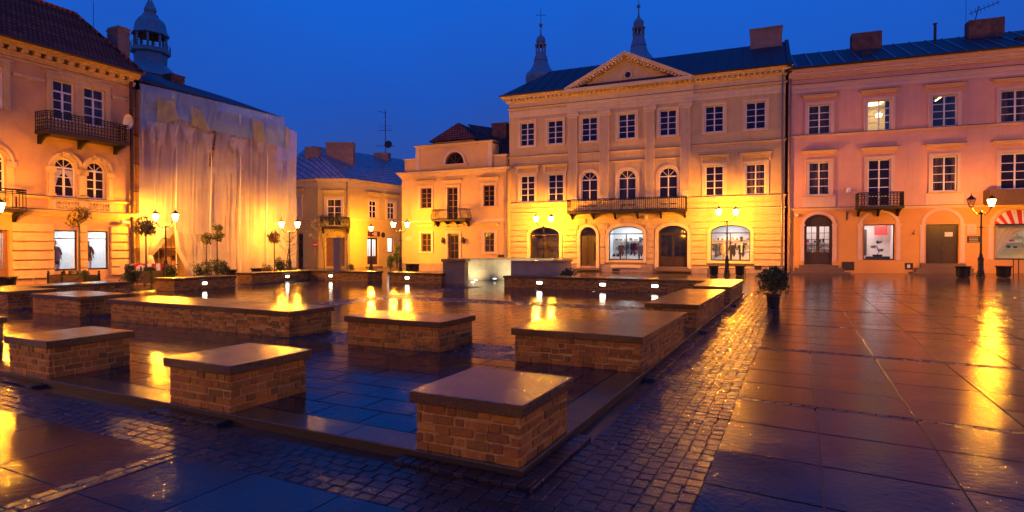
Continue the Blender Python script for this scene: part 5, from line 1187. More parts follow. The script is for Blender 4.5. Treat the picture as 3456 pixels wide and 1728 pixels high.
for px in (1495, 1563): 
    q = FO.uz(px, 812, .2); t = MB(); t.box(q[0] - .12, q[0] + .12, -.34, -.1, q[1] - .22, q[1] + .12); t.lathe([(.2, .14), (.06, .3), (.001, .36)], 6, (q[0], -.22, q[1])); t.tube([(q[0], 0, q[1] - .3), (q[0], -.22, q[1] - .24)], .025, 5); t.build('wall_lantern', 'iron', OH)
t = MB(); t.box(uL - .02, gd[0] - .3, -.06, .02, zb, FO.uz(1380, 888)[1]); t.box(gd[1] + .3, uR, -.06, .02, zb, FO.uz(1380, 888)[1]); t.build('plinth', 'plinth_grey', OH)
for q in ((1368.5, 1389, 797, 812), (1681, 1701, 859, 868)):
    pr = FO.rect(*q); t = MB(); t.box(pr[0], pr[1], -.04, .02, pr[2], pr[3]); t.build('wall_plaque', 'trim_ochre' if q[0] < 1500 else 'plate_dark', OH)

# ================================================================== YELLOW CORNER HOUSE (three faces)
YD = 62.0
zg = -.2
c1 = at(1074, YD); c2 = at(1181, YD)
YH = thing('yellow_corner_house', 'yellow house with cut-off corner and diamond slate roof at the lane', 'building', (c1[0], c1[1], 0), 0.0)
class SubFac(Fac):
    def __init__(s, p, deg): s.th = R(deg); s.d = (math.cos(s.th), math.sin(s.th)); s.n = (-math.sin(s.th), math.cos(s.th)); s.P = (p[0], p[1], gz(*p[:2])); s.loc = (p[0], p[1], 0)
FM = SubFac(c1, 0.0); FR = SubFac(c2, 60.5); FLt = SubFac(c1, -24.0)
def sub(F):
    e = bpy.data.objects.new('facade_part', None); COL.objects.link(e); e.parent = YH; e.location = (F.P[0] - c1[0], F.P[1] - c1[1], 0); e.rotation_euler = (0, 0, F.th); return e
class LocalMB:   # facade pieces are placed straight into the house's frame
    pass
def into(F, o):
    o.location = (F.P[0] - c1[0], F.P[1] - c1[1], 0); o.rotation_euler = (0, 0, F.th)
_top = lambda: set(ch.name for ch in YH.children)
ztop = FM.uz(1120, 604)[1]
def face(F, u0, u1, wins, doors=(), tall=None):
    before = _top(); holes = [w_[0] for w_ in wins] + [d_ for d_ in doors]
    w = MB(); wall(w, u0, u1, -.9, ztop, holes); w.build('wall', 'plaster_yellow', YH)
    t = MB(); cornice(t, u0, u1, ztop - .75, [(.1, .05), (.3, .02), (.12, .1), (.12, .22), (.12, .36)], ends=False); zz = FM.uz(1120, 739)[1]; t.box(u0, u1, -.06, .01, zz - .08, zz + .06); t.box(u0, u1, -.05, .01, ztop - 1.1, ztop - 1.04); t.build('cornice', 'trim_yellow', YH)
    for r, kw in wins: window(YH, r, trim='trim_yellow', frame='white_paint', **kw)
    return before
def done(F, before):
    for ch in YH.children:
        if ch.name not in before: into(F, ch)
wl = c2[0] - c1[0]
wm = FM.rect(1103.5, 1152, 671.5, 727); wm = (wm[0], wm[1], FM.uz(1120, 762)[1], wm[3]); gm = FM.rect(1099, 1163, 802, 899)
bf = face(FM, 0, wl, [(wm, dict(rows_=3, surround=.28, hood=.45, sill=False, transom=.72, slab_=True, pane='dark_pane'))], [gm])
door(YH, gm, 0, mat='door_brown', glazed=False, leaves=2)
q0, q1 = FM.uz(1080, 750, .8)[0], FM.uz(1174, 750, .8)[0]; zz = FM.uz(1120, 766, .8)[1]; bal = balcony(YH, q0, q1, zz, zz + 1.0, .8, 2, 'iron', 'bars', .15, 'iron')
b = MB()
for k in range(14): leaf_blob(b, (q0 + (q1 - q0) * (k + .5) / 14, -.75, zz + random.uniform(.5, 1.1)), .35, 40, .09)
b.build('balcony_plants', 'leaf_olive', bal)
pipe(YH, wl - .25, -.5, ztop - .3, 'gutter_metal')
for q in ((1040, 1060, 774, 786),):
    pass
done(FM, bf)
ulen = FR.uz(1356, 600)[0] + 8
w1 = FR.rect(1245, 1271, 678.5, 737.7); w2_ = FR.rect(1307, 1331, 682, 738); dl = FR.rect(1239.6, 1277.8, 802, 893); sw = FR.rect(1308, 1328, 802, 853)
z0_ = (w1[2] + w2_[2]) / 2; z1_ = (w1[3] + w2_[3]) / 2; w1 = (w1[0], w1[1], z0_, z1_); w2_ = (w2_[0], w2_[1], z0_, z1_)
bf = face(FR, 0, ulen, [(w1, dict(rows_=2, surround=.3, hood=.4, transom=.7)), (w2_, dict(rows_=2, surround=.3, hood=.4, transom=.7))], [dl, sw])
door(YH, dl, 0, mat='dark_wood', leaves=2, rows_=1); room(YH, dl, 2.5, 'room_white', 'lamp_white', .6); shopwin(YH, sw, 0, mull=False, tr=True); room(YH, sw, 2, 'room_white', 'lamp_white', .7)
sg = FR.rect(1241, 1280.6, 781, 798); t = MB(); t.box(sg[0], sg[1], -.1, .0, sg[2], sg[3]); o = t.build('shop_sign', 'sign_maroon', YH); t = MB()
for k in range(3): zz = sg[2] + (sg[3] - sg[2]) * (.25 + .25 * k); t.box(sg[0] + .9 - .3 * (k % 2), sg[1] - .5, -.115, -.102, zz - .05, zz + .03)
t.build('small_print', 'paper', o)
steps(YH, dl[0] - .3, dl[1] + .3, FR.P[2] - .25, 2, .16, .35)
pr = FR.uz(1293, 793); t = MB(); t.lathe([(.001, .06), (.3, .05), (.32, 0)], 16, M=Matrix.Translation((pr[0], 0, pr[1])) @ Matrix.Rotation(R(90), 4, 'X')); t.build('round_plaque', 'plate_dark', YH)
done(FR, bf)
lw = FLt.uz(980, 600)[0]
wq = FLt.rect(1004, 1015, 665, 735); dq = FLt.rect(1003, 1023, 788, 904)
bf = face(FLt, lw - 4, 0, [(wq, dict(rows_=3, surround=.28, hood=.4))], [dq]); door(YH, dq, 0, mat='dark_wood', leaves=1, rows_=3, pane='dark_pane'); done(FLt, bf)
# roof and rear body in the house frame
def loc_(F, u, y): x, yy, _ = F.world(u, y); return (x - c1[0], yy - c1[1])
e = .4
pts = [loc_(FLt, lw - 4, -e), loc_(FLt, 0, -e), loc_(FM, wl, -e), loc_(FR, ulen, -e)]
rid = FM.uz(1050, 490, -5); rz_ = rid[1]
R0 = loc_(FLt, lw - 4, 6); R1 = (rid[0], 5.5); R2 = loc_(FR, ulen, 5.2)
Bk = [loc_(FLt, lw - 4, 14), loc_(FR, ulen, 12)]
t = MB(); V = [(x, y, ztop + .03) for x, y in pts] + [(R0[0], R0[1], rz_), (R1[0], R1[1], rz_), (R2[0], R2[1], rz_)] + [(x, y, ztop) for x, y in Bk]
t.add(V, [(0, 1, 5, 4), (1, 2, 5), (2, 3, 6, 5), (4, 5, 7), (5, 6, 8, 7)]); t.build('roof', 'roof_diamond', YH)
t = MB(); P_ = [loc_(FLt, lw - 4, .02), loc_(FLt, 0, .02), loc_(FM, wl, .02), loc_(FR, ulen, .02), Bk[1], Bk[0]]
n = len(P_); vs = [(x, y, -.9) for x, y in P_] + [(x, y, ztop - .01) for x, y in P_]; t.add(vs, [(3, 4, 10, 9), (4, 5, 11, 10), (5, 0, 6, 11), tuple(range(6, 12))]); t.build('rear_wall', 'plaster_yellow', YH)
for (x0, x1, yt, yb, dd, cm) in ((1031, 1077, 500, 545, 3.5, 'chimney_plaster'), (1101, 1192, 484, 540, 4.5, 'chimney_plaster'), (1263, 1313, 519, 552, 12, 'chimney_plaster'), (1323.5, 1342, 541, 560, 16, 'chimney_plaster')):
    r = FM.rect(x0, x1, yt, yb, -dd); chimney(YH, r[0], r[1], dd - .1, dd + .9, r[2] - 2.2, r[3], cm)
q = FM.uz(1301, 518, -12); t = MB(); hz_ = FM.uz(1301, 371, -12)[1]; t.tube([(q[0], 12, q[1]), (q[0], 12, hz_)], .05, 5)
for k, (zz, l) in enumerate(((hz_ - .1, 1.0), (hz_ - 2.6, .9), (hz_ - 4.6, 1.2))): t.tube([(q[0] - l, 12, zz), (q[0] + (.1 if k == 0 else l), 12, zz - (.3 if k == 0 else 0))], .03, 4)
for k in range(5): t.tube([(q[0] - .9, 12 - .3, hz_ - 2 - .3 * k), (q[0] + .9, 12 + .3, hz_ - 2.0 - .3 * k)], .012, 4) if k < 2 else None
t.lathe([(.001, -.05), (.45, -.2), (.5, -.22)], 12, M=Matrix.Translation((q[0] + .35, 11.8, q[1] + 1.2)) @ Matrix.Rotation(R(80), 4, 'X')); t.build('antenna', 'black_metal', YH)

# ================================================================== TAN HOUSE (left)
FT = Fac(134, 961, 66.8)
TH = thing('tan_house', 'tan stuccoed corner tenement with tiled roof and iron balcony at left', 'building', FT.loc, FT.th)
zb = FT.P[2] - .6; uL = FT.uz(0, 700)[0] - 9; uR = FT.uz(449, 600)[0]
U = row([FT.rect(*q) for q in ((176.6, 252, 273, 405), (281.4, 355, 300, 427))]); zd = U[0][2]
F1 = row([FT.rect(*q) for q in ((182.5, 257.4, 533, 665.7), (290.6, 357.8, 546, 671))]); ra = (F1[0][1] - F1[0][0]) / 2
S = row([FT.rect(*q) for q in ((184.5, 262.7, 779, 915), (296.8, 367.3, 779, 908))]); D0 = FT.rect(-30, 34, 775, 955); D0 = (D0[0], D0[1], FT.P[2], D0[3])
du = U[0][1] - FT.uz(12, 300)[0]
U.append((U[0][0] - du, U[0][1] - du, U[0][2], U[0][3])); df = F1[0][1] - FT.uz(19, 600)[0]; F1.append((F1[0][0] - df, F1[0][1] - df, F1[0][2], F1[0][3]))
ze = FT.uz(450, 252, .5)[1] - .15
w = MB(); wall(w, uL, uR, zb, ze, U + [(*r, ra) for r in F1] + S + [D0]); body(w, uL, uR, zb, ze, 9); w.build('wall', 'plaster_tan', TH)
zl1 = FT.uz(300, 673.5)[1]; zl2 = FT.uz(300, 728)[1]; zs = FT.uz(100, 210)[1] ; z2 = FT.uz(240, 243.8)[1]; zg_ = FT.uz(240, 775)[1]
t = MB(); cornice(t, uL, uR, zl1 - .12, [(.06, .08), (.07, .14)], ends=False); cornice(t, uL, uR + .1, zl2 - .15, [(.1, .08), (.1, .2), (.1, .32), (.06, .4)], ends=False)
t.box(uL, uR, -.05, .02, z2 - .12, z2)
zq = cornice(t, uL, uR + .1, ze - .5, [(.12, .1), (.14, .2)], ends=False); dentils(t, uL, uR, zq, .2, .28, .28, .42); cornice(t, uL, uR + .15, zq + .202, [(.12, .5), (.12, .62), (.08, .72)], ends=False); t.build('cornice', 'trim_tan', TH)
zev = zq + .202 + .32
t = MB(); rustic(t, uL, uR, FT.P[2] + .35, zl2 - .55, S + [D0], pitch=.5, proj=.12, groove=.09, pad=.1); t.build('rusticated_courses', 'trim_tan', TH)
# roof with a hip at its right end
rd = FT.uz(256, 50.5, -4.2); hp_ = FT.uz(466, 235, .6)
t = MB(); t.add([(uL, -.75, zev), (uR + .3, -.75, zev), (rd[0], 4.2, rd[1]), (uL, 4.2, rd[1]), (uR + .3, 9, zev), (uL, 9, zev)], [(0, 1, 2, 3), (1, 4, 2), (2, 4, 5, 3)]); rf = t.build('roof', 'roof_tile', TH)
# real tile courses following the slope
t = MB(); n = 34; sl = math.atan2(rd[1] - zev, 4.95)
for k in range(n):
    f0 = k / n; y0 = -.75 + 4.95 * f0; z0 = zev + (rd[1] - zev) * f0; ur = uR + .3 + (rd[0] - uR - .3) * f0; ur1 = uR + .3 + (rd[0] - uR - .3) * (k + 1) / n; y1 = -.75 + 4.95 * (k + 1) / n; z1 = zev + (rd[1] - zev) * (k + 1) / n
    t.add([(uL, y0, z0 + .07), (ur, y0, z0 + .07), (ur1, y1, z1 + .02), (uL, y1, z1 + .02), (uL, y0, z0 + .01), (ur, y0, z0 + .01)], [(0, 1, 2, 3), (4, 5, 1, 0), (5, 2, 1)])
t.build('tile_courses', 'roof_tile', rf)
t = MB(); t.tube([(uL, 4.2, rd[1] + .06), (rd[0], 4.2, rd[1] + .06)], .13, 6); t.tube([(rd[0], 4.2, rd[1] + .06), (uR + .3, -.75, zev + .08)], .10, 6); t.build('ridge_tiles', 'roof_tile_red', rf)
t = MB(); t.tube([(uL, -.85, zev - .02), (uR + .2, -.85, zev - .02)], .09, 6); t.build('gutter', 'gutter_dark', TH)
for i, r in enumerate(U): window(TH, r, rows_=3, trim=None, transom=.72, fw=.09, depth=.16)
for i in (0, 2):
    rs = U[0:2] if i == 0 else [U[2]]
    a, c = min(r[0] for r in rs) - .28, max(r[1] for r in rs) + .28; t = MB(); z0, z1 = rs[0][2], rs[0][3]
    t.box(a, a + .28, -.08, .02, z0, z1 + .3); t.box(c - .28, c, -.08, .02, z0, z1 + .3); t.box(a - .12, c + .12, -.10, .02, z1 + .302, z1 + .42); t.box(a + .5, c - .5, -.12, .02, z1 + .422, z1 + .52)
    if i == 0: t.box(rs[0][1], rs[1][0], -.08, .02, z0, z1 + .3); t.box(rs[0][0], rs[0][1], -.07, .02, z1 + .003, z1 + .298); t.box(rs[1][0], rs[1][1], -.07, .02, z1 + .003, z1 + .298)
    else: t.box(rs[0][0], rs[0][1], -.07, .02, z1 + .003, z1 + .298)
    for r in rs:
        m_ = (r[0] + r[1]) / 2; t.prism([(m_ - .2, z1 + .28), (m_ + .2, z1 + .28), (m_ + .12, z1 + .05), (m_ - .12, z1 + .05)][::-1], -.16, -.06); t.box(m_ - .28, m_ + .28, -.2, .02, z1 + .40, z1 + .5) if False else None
    t.build('window_surround', 'trim_tan', TH)
zba = z1 - .25
for a, c in ((uL, min(U[2][0], U[0][0]) - .4), (max(U[2][1], 0) + .4 if False else U[2][1] + .4, U[0][0] - .4), (U[1][1] + .4, uR)): t = MB(); t.box(a, c, -.06, .02, zba - .1, zba + .1); t.build('string_course', 'trim_tan', TH)
for r in F1:
    wdw = window(TH, r, rise=ra, rows_=3, trim=None, fw=.09, depth=.18)
    t = MB(); arch_ring(t, r[0], r[1], r[3] - ra, r[3], .16, -.10, .02); arch_ring(t, r[0] - .18, r[1] + .18, r[3] - ra, r[3] + .18, .14, -.16, .02)
    for s_ in (r[0] - .36, r[1]):
        t.box(s_, s_ + .36, -.08, .02, r[2] - .1, r[3] - ra - .32); t.box(s_ + .09, s_ + .27, -.12, -.07, r[2] + .2, r[3] - ra - .35); t.box(s_ - .05, s_ + .41, -.18, .02, r[3] - ra - .32, r[3] - ra - .05); t.box(s_ - .08, s_ + .44, -.21, .02, r[3] - ra - .047, r[3] - ra); t.box(s_ - .04, s_ + .4, -.14, .02, r[2] - .1, r[2] + .15)
    m_ = (r[0] + r[1]) / 2; t.prism([(m_ - .2, r[3] + .35), (m_ + .2, r[3] + .35), (m_ + .12, r[3] - .02), (m_ - .12, r[3] - .02)][::-1], -.26, -.05); t.sphere((m_, -.24, r[3] + .2), .12, 8); t.build('window_surround', 'trim_tan', TH)
    z0, z1 = zl2 + .23, zl1 - .13       # balustrade panel below
    t = MB(); t.box(r[0] - .02, r[1] + .02, -.28, .02, z0 - .0, z0 + .1); t.box(r[0] - .02, r[1] + .02, -.30, .02, z1 - .08, z1); t.box(r[0] - .3, r[0] - .02, -.26, .02, z0, z1); t.box(r[1] + .02, r[1] + .3, -.26, .02, z0, z1)
    n = 7
    for k in range(n):
        u = r[0] + (r[1] - r[0]) * (k + .5) / n; H = z1 - z0 - .18; t.lathe([(.08, 0), (.05, .08 * H), (.125, .35 * H), (.06, .68 * H), (.04, .8 * H), (.08, H)], 8, (u, -.16, z0 + .1))
    t.build('balustrade', 'trim_tan', TH)
t = MB(); r = F1[0]; b_ = [(r[0] + .12, r[3] - ra - .1), (r[0] + .68, r[3] - ra - .1), (r[0] + .3, r[3] - ra - .55), (r[0] + .12, r[3] - ra - 1.2)]; t.prism(b_[::-1], .2, .205); b_ = [(r[1] - .12, r[3] - ra - .1), (r[1] - .68, r[3] - ra - .1), (r[1] - .3, r[3] - ra - .55), (r[1] - .12, r[3] - ra - 1.2)]; t.prism(b_, .2, .205)
# (curtain stands just behind the glass)
cur = t.build('curtain', 'net_curtain', TH); cur.location = (0, -.035, 0)
bp0 = FT.uz(160, 440, 1.1)[0]; bp1 = FT.uz(433, 470, 1.1)[0]; zbl = FT.uz(431, 487, 1.1)[1]
balcony(TH, bp0, bp1, zbl + .1, zbl + 1.15, 1.1, 3, 'iron', 'lace', .17, 'iron', .14)
q = FT.uz(-30, 690, .9)[0]; q1 = FT.uz(88, 690, .9)[0]; zz = FT.uz(60, 704, .9)[1]; balcony(TH, q, q1, zz, zz + 1.0, .9, 2, 'iron', 'bars', .3, 'iron')
for i, r in enumerate(S): shopwin(TH, r, 0, mull=False, tr=False); t = MB(); zz = r[2] + (r[3] - r[2]) * .8; t.box(r[0] + .07, r[1] - .07, .19, .27, zz - .03, zz + .03); t.build('transom', 'brown_wood', TH); room(TH, r, 2.2, 'room_white', 'lamp_white', .7)
dr = door(TH, D0, 0, mat='door_brown', leaves=2, rows_=2); room(TH, D0, 1.5, 'room_white', 'lamp_white', .5)
pipe(TH, uR - .2, FT.P[2], zev - .3, 'gutter_dark', r=.11, y=-.2)
t = MB(); pr = FT.rect(112, 182, 828, 844); t.box(pr[0], pr[1], -.1, .0, pr[2], pr[3]); t.build('wall_plaque', 'plate_dark', TH)
t = MB(); pr = FT.rect(73.5, 86, 853, 866); t.box(pr[0], pr[1], -.1, .0, pr[2], pr[3]); t.build('meter_box', 'plate_dark', TH)
t = MB(); u = FT.uz(109, 900)[0]; t.tube([(u, -.1, FT.P[2]), (u, -.1, FT.uz(109, 870)[1])], .03, 6); t.build('gas_pipe', 'trim_tan', TH)
q = FT.uz(424, 410, .5); t = MB(); t.lathe([(.001, -.02), (.2, -.0), (.36, .06), (.46, .14)], 20, M=Matrix.Translation((q[0], -.55, q[1])) @ Matrix.Rotation(R(100), 4, 'X') @ Matrix.Rotation(R(20), 4, 'Y')); t.tube([(q[0], 0, q[1] - .3), (q[0], -.5, q[1] - .35), (q[0] - .1, -1.1, q[1] - .3)], .02, 5); t.box(q[0] - .15, q[0] - .05, -1.15, -1.05, q[1] - .33, q[1] - .1); t.build('satellite_dish', 'dish', TH)
q = FT.uz(420, 750, .3); t = MB(); t.cbox(q[0] - .22, q[0] + .22, -.45, -.15, q[1] - .1, q[1] + .1, .03); t.build('security_camera', 'dish', TH)
# back extension with seamed metal roof and twin chimney
m0 = FT.uz(300, 85, -5.0); m1 = FT.uz(404, 140, -5)
t = MB(); ua, ub = rd[0] + .3, uR + 2.5; zA_, zB2 = FT.uz(300, 90, -5)[1], FT.uz(404, 136, -5)[1]
t.add([(ua - 2, 5.2, zev), (ub, 5.2, zev), (ub, 5.2, zB2 - .3), (ua - 2, 5.2, zA_ - .6), (ua - 2, 10, zev), (ub, 10, zev), (ub, 10, zB2 - .3), (ua - 2, 10, zA_ - .6)], [(0, 1, 2, 3), (1, 5, 6, 2), (4, 7, 6, 5), (0, 3, 7, 4)]); t.build('rear_wing', 'chimney_plaster', TH)
t = MB(); A_ = [(ua - 2, 4.9, zA_ - .55), (ub + .2, 4.9, zB2 - .25), (ub + .2, 7.5, zB2 + .7), (ua - 2, 7.5, zA_ + .9), (ua - 2, 10.2, zA_ - .4), (ub + .2, 10.2, zB2 - .2)]; t.add(A_, [(0, 1, 2, 3), (3, 2, 5, 4), (1, 5, 2)])
for k in range(9):
    f_ = k / 8; p0 = Vector(A_[0]).lerp(Vector(A_[1]), f_); p1 = Vector(A_[3]).lerp(Vector(A_[2]), f_); t.tube([p0 + Vector((0, 0, .03)), p1 + Vector((0, 0, .03))], .03, 4)
t.build('rear_roof', 'metal_roof', TH)
for x0, x1, yt in ((398, 425, 96), (419, 455, 85)):
    a, c = FT.uz(x0, 150, -2.8)[0], FT.uz(x1, 150, -2.8)[0]; chimney(TH, a, max(c - .02, a + .5), 2.8 + (.5 if x0 > 400 else 0), 3.9 + (.5 if x0 > 400 else 0), zev - .5, FT.uz(x0, yt + 4, -2.8)[1], 'chimney_plaster')
t = MB(); q = FT.uz(331, 95, -6); t.tube([(q[0], 6.5, q[1] - .2), (q[0], 6.5, q[1] + 2.0)], .02, 4); t.build('lightning_rod', 'black_metal', TH)
r = S[0]; zf_ = r[2] - .11
mannequin(FT, r[0] + (r[1] - r[0]) * .28, .65, zf_, 'mannequin in a grey coat and dark trousers, left shop window, tan house', coat='grey_cloth', legs='dark_cloth', h=1.9)
mannequin(FT, r[0] + (r[1] - r[0]) * .60, 1.2, zf_, 'mannequin in a red jacket half hidden behind the grey coat display', coat='red_cloth', legs='grey_cloth', h=1.6, short=True)
r = S[1]
mannequin(FT, r[0] + (r[1] - r[0]) * .30, .65, zf_, 'mannequin in a red coat with dark scarf, right shop window of the tan house', coat='red_cloth', legs=None, scarf='dark_cloth', h=1.9)

# ================================================================== SCAFFOLDED HOUSE WITH DRAPED NETS
FS = Fac(466, 0, 66.0, depth=38.2)
SH = thing('scaffolded_house', 'house hidden behind pale draped scaffold nets', 'building', FS.loc, FS.th)
uR = FS.uz(1000, 700)[0]; zt = FS.uz(700, 331, .3)[1]; zb = -.6
hl = [FS.rect(*q, -1.5) for q in ((505, 545, 620, 665), (640, 690, 640, 690), (505, 545, 430, 480), (600, 640, 460, 510), (780, 815, 500, 545), (880, 905, 540, 580), (780, 815, 660, 705))]
dl_ = [FS.rect(513, 555, 842, 905, -1.5), FS.rect(575, 596, 862, 880, -1.5)]
w = MB(); wall(w, -.3, uR - .8, zb, zt - .2, hl + dl_, y=1.5); body(w, -.3, uR - .8, zb, zt - .2, 11, y=1.5); w.build('wall', 'plaster_tan', SH)
for r in hl:
    f = window(SH, r, rows_=3, depth=.14); f.location = (0, 1.5, 0)
for r in dl_: f = door(SH, r, 0, mat='door_brown', glazed=False, leaves=2); f.location = (0, 1.5, 0)
t = MB(); t.box(-.3, uR - .8, 1.35, 1.52, FS.uz(560, 838, -1.4)[1], FS.uz(560, 832, -1.4)[1]); t.box(-.3, uR - .8, 1.4, 1.52, FS.uz(560, 760, -1.4)[1], FS.uz(560, 754, -1.4)[1]); t.build('string_course', 'trim_tan', SH)
# roof: thin, seen edge on
t = MB(); zr0 = zt + .05; ue = FS.uz(962, 400, .5)[0]
t.add([(-.6, -.2, zr0), (ue, -.2, zr0), (ue, 6, zr0 + 2.2), (-.6, 6, zr0 + 2.6), (-.6, -.2, zr0 - .12), (ue, -.2, zr0 - .12), (ue, 6, zr0 + 2.08), (-.6, 6, zr0 + 2.48), (-.6, 12, zr0 - .1), (ue, 12, zr0 - .1)], [(0, 1, 2, 3), (4, 7, 6, 5), (0, 4, 5, 1), (1, 5, 6, 2), (3, 2, 9, 8)]); t.build('roof', 'slate_roof', SH)
t = MB(); n = 42
for k in range(n): u = -.5 + (ue + .4) * k / n; t.tube([(u, -.35, zr0 - .02), (u, 6, zr0 + 2.64 - .4 * k / n)], .035, 4)
t.build('roof_battens', 'metal_roof', SH)
r = FS.rect(579, 623, 258, 292, -4.0); chimney(SH, r[0], r[1], 4.0, 5.0, r[2] - 1.5, r[3], 'chimney_brick')
# scaffold
SC = thing('scaffold', 'steel scaffold standing behind the draped nets', 'scaffold', FS.loc, FS.th)
n = 9
fr = MB()
for k in range(n + 1):
    u = .2 + (uR - .5) * k / n
    for y in (.45, 1.25): fr.tube([(u, y, -.1), (u, y, zt - .4)], .03, 5)
    for j in range(6): fr.tube([(u, .45, 1.9 + 1.9 * j), (u, 1.25, 1.9 + 1.9 * j)], .02, 4)
for j in range(6):
    fr.tube([(.2, .45, 2.9 + 1.9 * j), (uR - .3, .45, 2.9 + 1.9 * j)], .022, 4)
fr.build('standards', 'gutter_metal', SC)
for j in range(5): b = MB(); b.box(.2, uR - .3, .5, 1.2, 1.93 + 1.9 * j, 1.97 + 1.9 * j); b.build('deck', 'brown_wood', SC)
# nets: separate hanging sheets with folds
def sheet(name, mat, top, bot, nu=40, nz=30, fold=.10, freq=9, par=None, y=0.0, seed=0, sag=0.0, gather=None):
    """top/bot: list of (u,z) polylines with equal parameters"""
    rnd = random.Random(seed); ph = [rnd.uniform(0, 6.28) for _ in range(5)]; b = MB(); vs = []
    def lerp(pl_, t):
        t *= len(pl_) - 1; i = min(int(t), len(pl_) - 2); f_ = t - i; return (pl_[i][0] * (1 - f_) + pl_[i + 1][0] * f_, pl_[i][1] * (1 - f_) + pl_[i + 1][1] * f_)
    for j in range(nz + 1):
        v = j / nz
        for i in range(nu + 1):
            a = i / nu; p, q = lerp(top, a), lerp(bot, a); u = p[0] + (q[0] - p[0]) * v; z = p[1] + (q[1] - p[1]) * v
            if gather: c_, g0, g1 = gather; k = g0 + (g1 - g0) * v; u = c_ + (u - c_) * k
            amp = fold * (.35 + .65 * math.sin(math.pi * min(1, v * 1.3)))
            w_ = a + .05 * math.sin(a * 11 + ph[3]) + .03 * math.sin(a * 23 + ph[4] + v * 2); dy = amp * (math.sin(w_ * freq * 3.6 + ph[0] + 2.5 * v + math.sin(v * 4 + a * 7)) * .5 + math.sin(w_ * freq * 9.7 + ph[1] - 5 * v + a * 9) * .16 * (.4 + math.sin(a * 5 + ph[2]) ** 2) + .5 * math.sin(a * 2.1 * 6.28 + ph[2] + v * 4)) + .03 * math.sin(v * 9 + a * 5 + ph[3])
            z -= sag * math.sin(math.pi * a) * (1 - v) + .12 * abs(math.sin(a * freq * 3.14 + ph[4])) * (1 if v > .96 else 0)
            vs.append((u, y + dy, z))
    b.add(vs, [(j * (nu + 1) + i, j * (nu + 1) + i + 1, (j + 1) * (nu + 1) + i + 1, (j + 1) * (nu + 1) + i) for j in range(nz) for i in range(nu)])
    return b.build(name, mat, par, smooth=True)
NT = lambda px, py, out=0.3: FS.uz(px, py, out)
DN = thing('draped_net', 'pale draped nets over the scaffold with blue strip along the top', 'net', FS.loc, FS.th)
T = lambda *ps: [NT(*p) for p in ps]
zt2 = NT(700, 345)[1]
sheet('net_sheet', 'net_white', T((466, 300), (540, 318), (600, 330)), T((474, 905), (530, 845), (594, 778)), 80, 40, .11, 9, DN, -.28, 1)
sheet('net_sheet', 'net_white', T((596, 330), (650, 345), (706, 360)), T((592, 780), (650, 786), (707, 790)), 80, 40, .10, 8, DN, -.30, 2)
sheet('net_sheet', 'net_white', T((594, 770), (650, 776), (707, 782)), T((634, 930), (670, 926), (709, 924)), 60, 24, .10, 7, DN, -.24, 12)
sheet('net_sheet', 'net_white', T((744, 385), (775, 390), (806, 396)), T((708, 580), (760, 580), (805, 580)), 60, 30, .12, 6, DN, -.30, 3)
sheet('net_sheet', 'net_white', T((704, 565), (760, 565), (806, 565)), T((703, 922), (760, 920), (806, 918)), 60, 40, .12, 7, DN, -.26, 13)
sheet('net_sheet', 'net_white', T((800, 390), (850, 400), (900, 410)), T((803, 918), (850, 915), (897, 910)), 80, 40, .12, 9, DN, -.27, 4)
sheet('net_sheet', 'net_white', T((895, 405), (950, 425), (1000, 446)), T((896, 911), (950, 906), (1001, 900)), 80, 40, .10, 9, DN, -.3, 5)
sheet('net_sheet', 'net_blue', T((466, 281), (600, 312), (720, 341), (840, 370), (958, 398)), T((470, 440), (600, 400), (720, 440), (840, 465), (966, 500)), 160, 20, .14, 22, DN, -.45, 6)
sheet('net_sheet', 'net_yellow', T((518, 330), (580, 345)), T((520, 420), (592, 400)), 12, 8, .08, 3, DN, -.62, 7)
sheet('net_sheet', 'net_yellow', T((632, 362), (672, 374)), T((640, 420), (700, 445)), 12, 8, .08, 3, DN, -.62, 8)
sheet('net_sheet', 'net_yellow', T((842, 405), (880, 412)), T((846, 475), (885, 488)), 12, 8, .08, 3, DN, -.62, 9)
sheet('net_sheet', 'net_yellow', T((954, 428), (966, 432)), T((956, 500), (966, 502)), 6, 8, .04, 2, DN, -.62, 10)
for k, (px, y0, y1, w_) in enumerate(((500, 410, 478, 16), (530, 415, 490, 20), (575, 420, 500, 18), (625, 430, 482, 22), (690, 450, 515, 20), (775, 465, 500, 16), (800, 470, 525, 20), (870, 480, 515, 14))):
    sheet('net_strip', 'net_white', T((px - w_, y0), (px + w_, y0 + 4)), T((px - w_ * .2, y1), (px + w_ * .5, y1)), 8, 8, .06, 2, DN, -.66, 20 + k)
b = MB(); p0 = NT(555, 760); p1 = NT(505, 860); p2 = NT(515, 915)
b.tube([(p0[0], -.35, p0[1]), ((p0[0] + p1[0]) / 2 - .15, -.4, (p0[1] + p1[1]) / 2), (p1[0], -.35, p1[1])], .42, 10, .16); b.tube([(p1[0], -.35, p1[1]), (p2[0], -.3, p2[1])], .14, 10, .26); b.build('gathered_net', 'net_white', DN, smooth=True)
b = MB(); p = [NT(592, 780), NT(600, 845), NT(625, 890), NT(636, 928)]; b.tube([(q[0], -.36, q[1]) for q in p], .12, 8, .2); b.build('gathered_net', 'net_white', DN, smooth=True)
b = MB()
for px in (590, 707, 806, 897): p = [NT(px, 385), NT(px + 3, 560), NT(px - 2, 760), NT(px + 2, 910)]; b.tube([(q[0], -.42, q[1]) for q in p], .035, 5)
b.build('lacing_rope', 'white_cloth', DN)

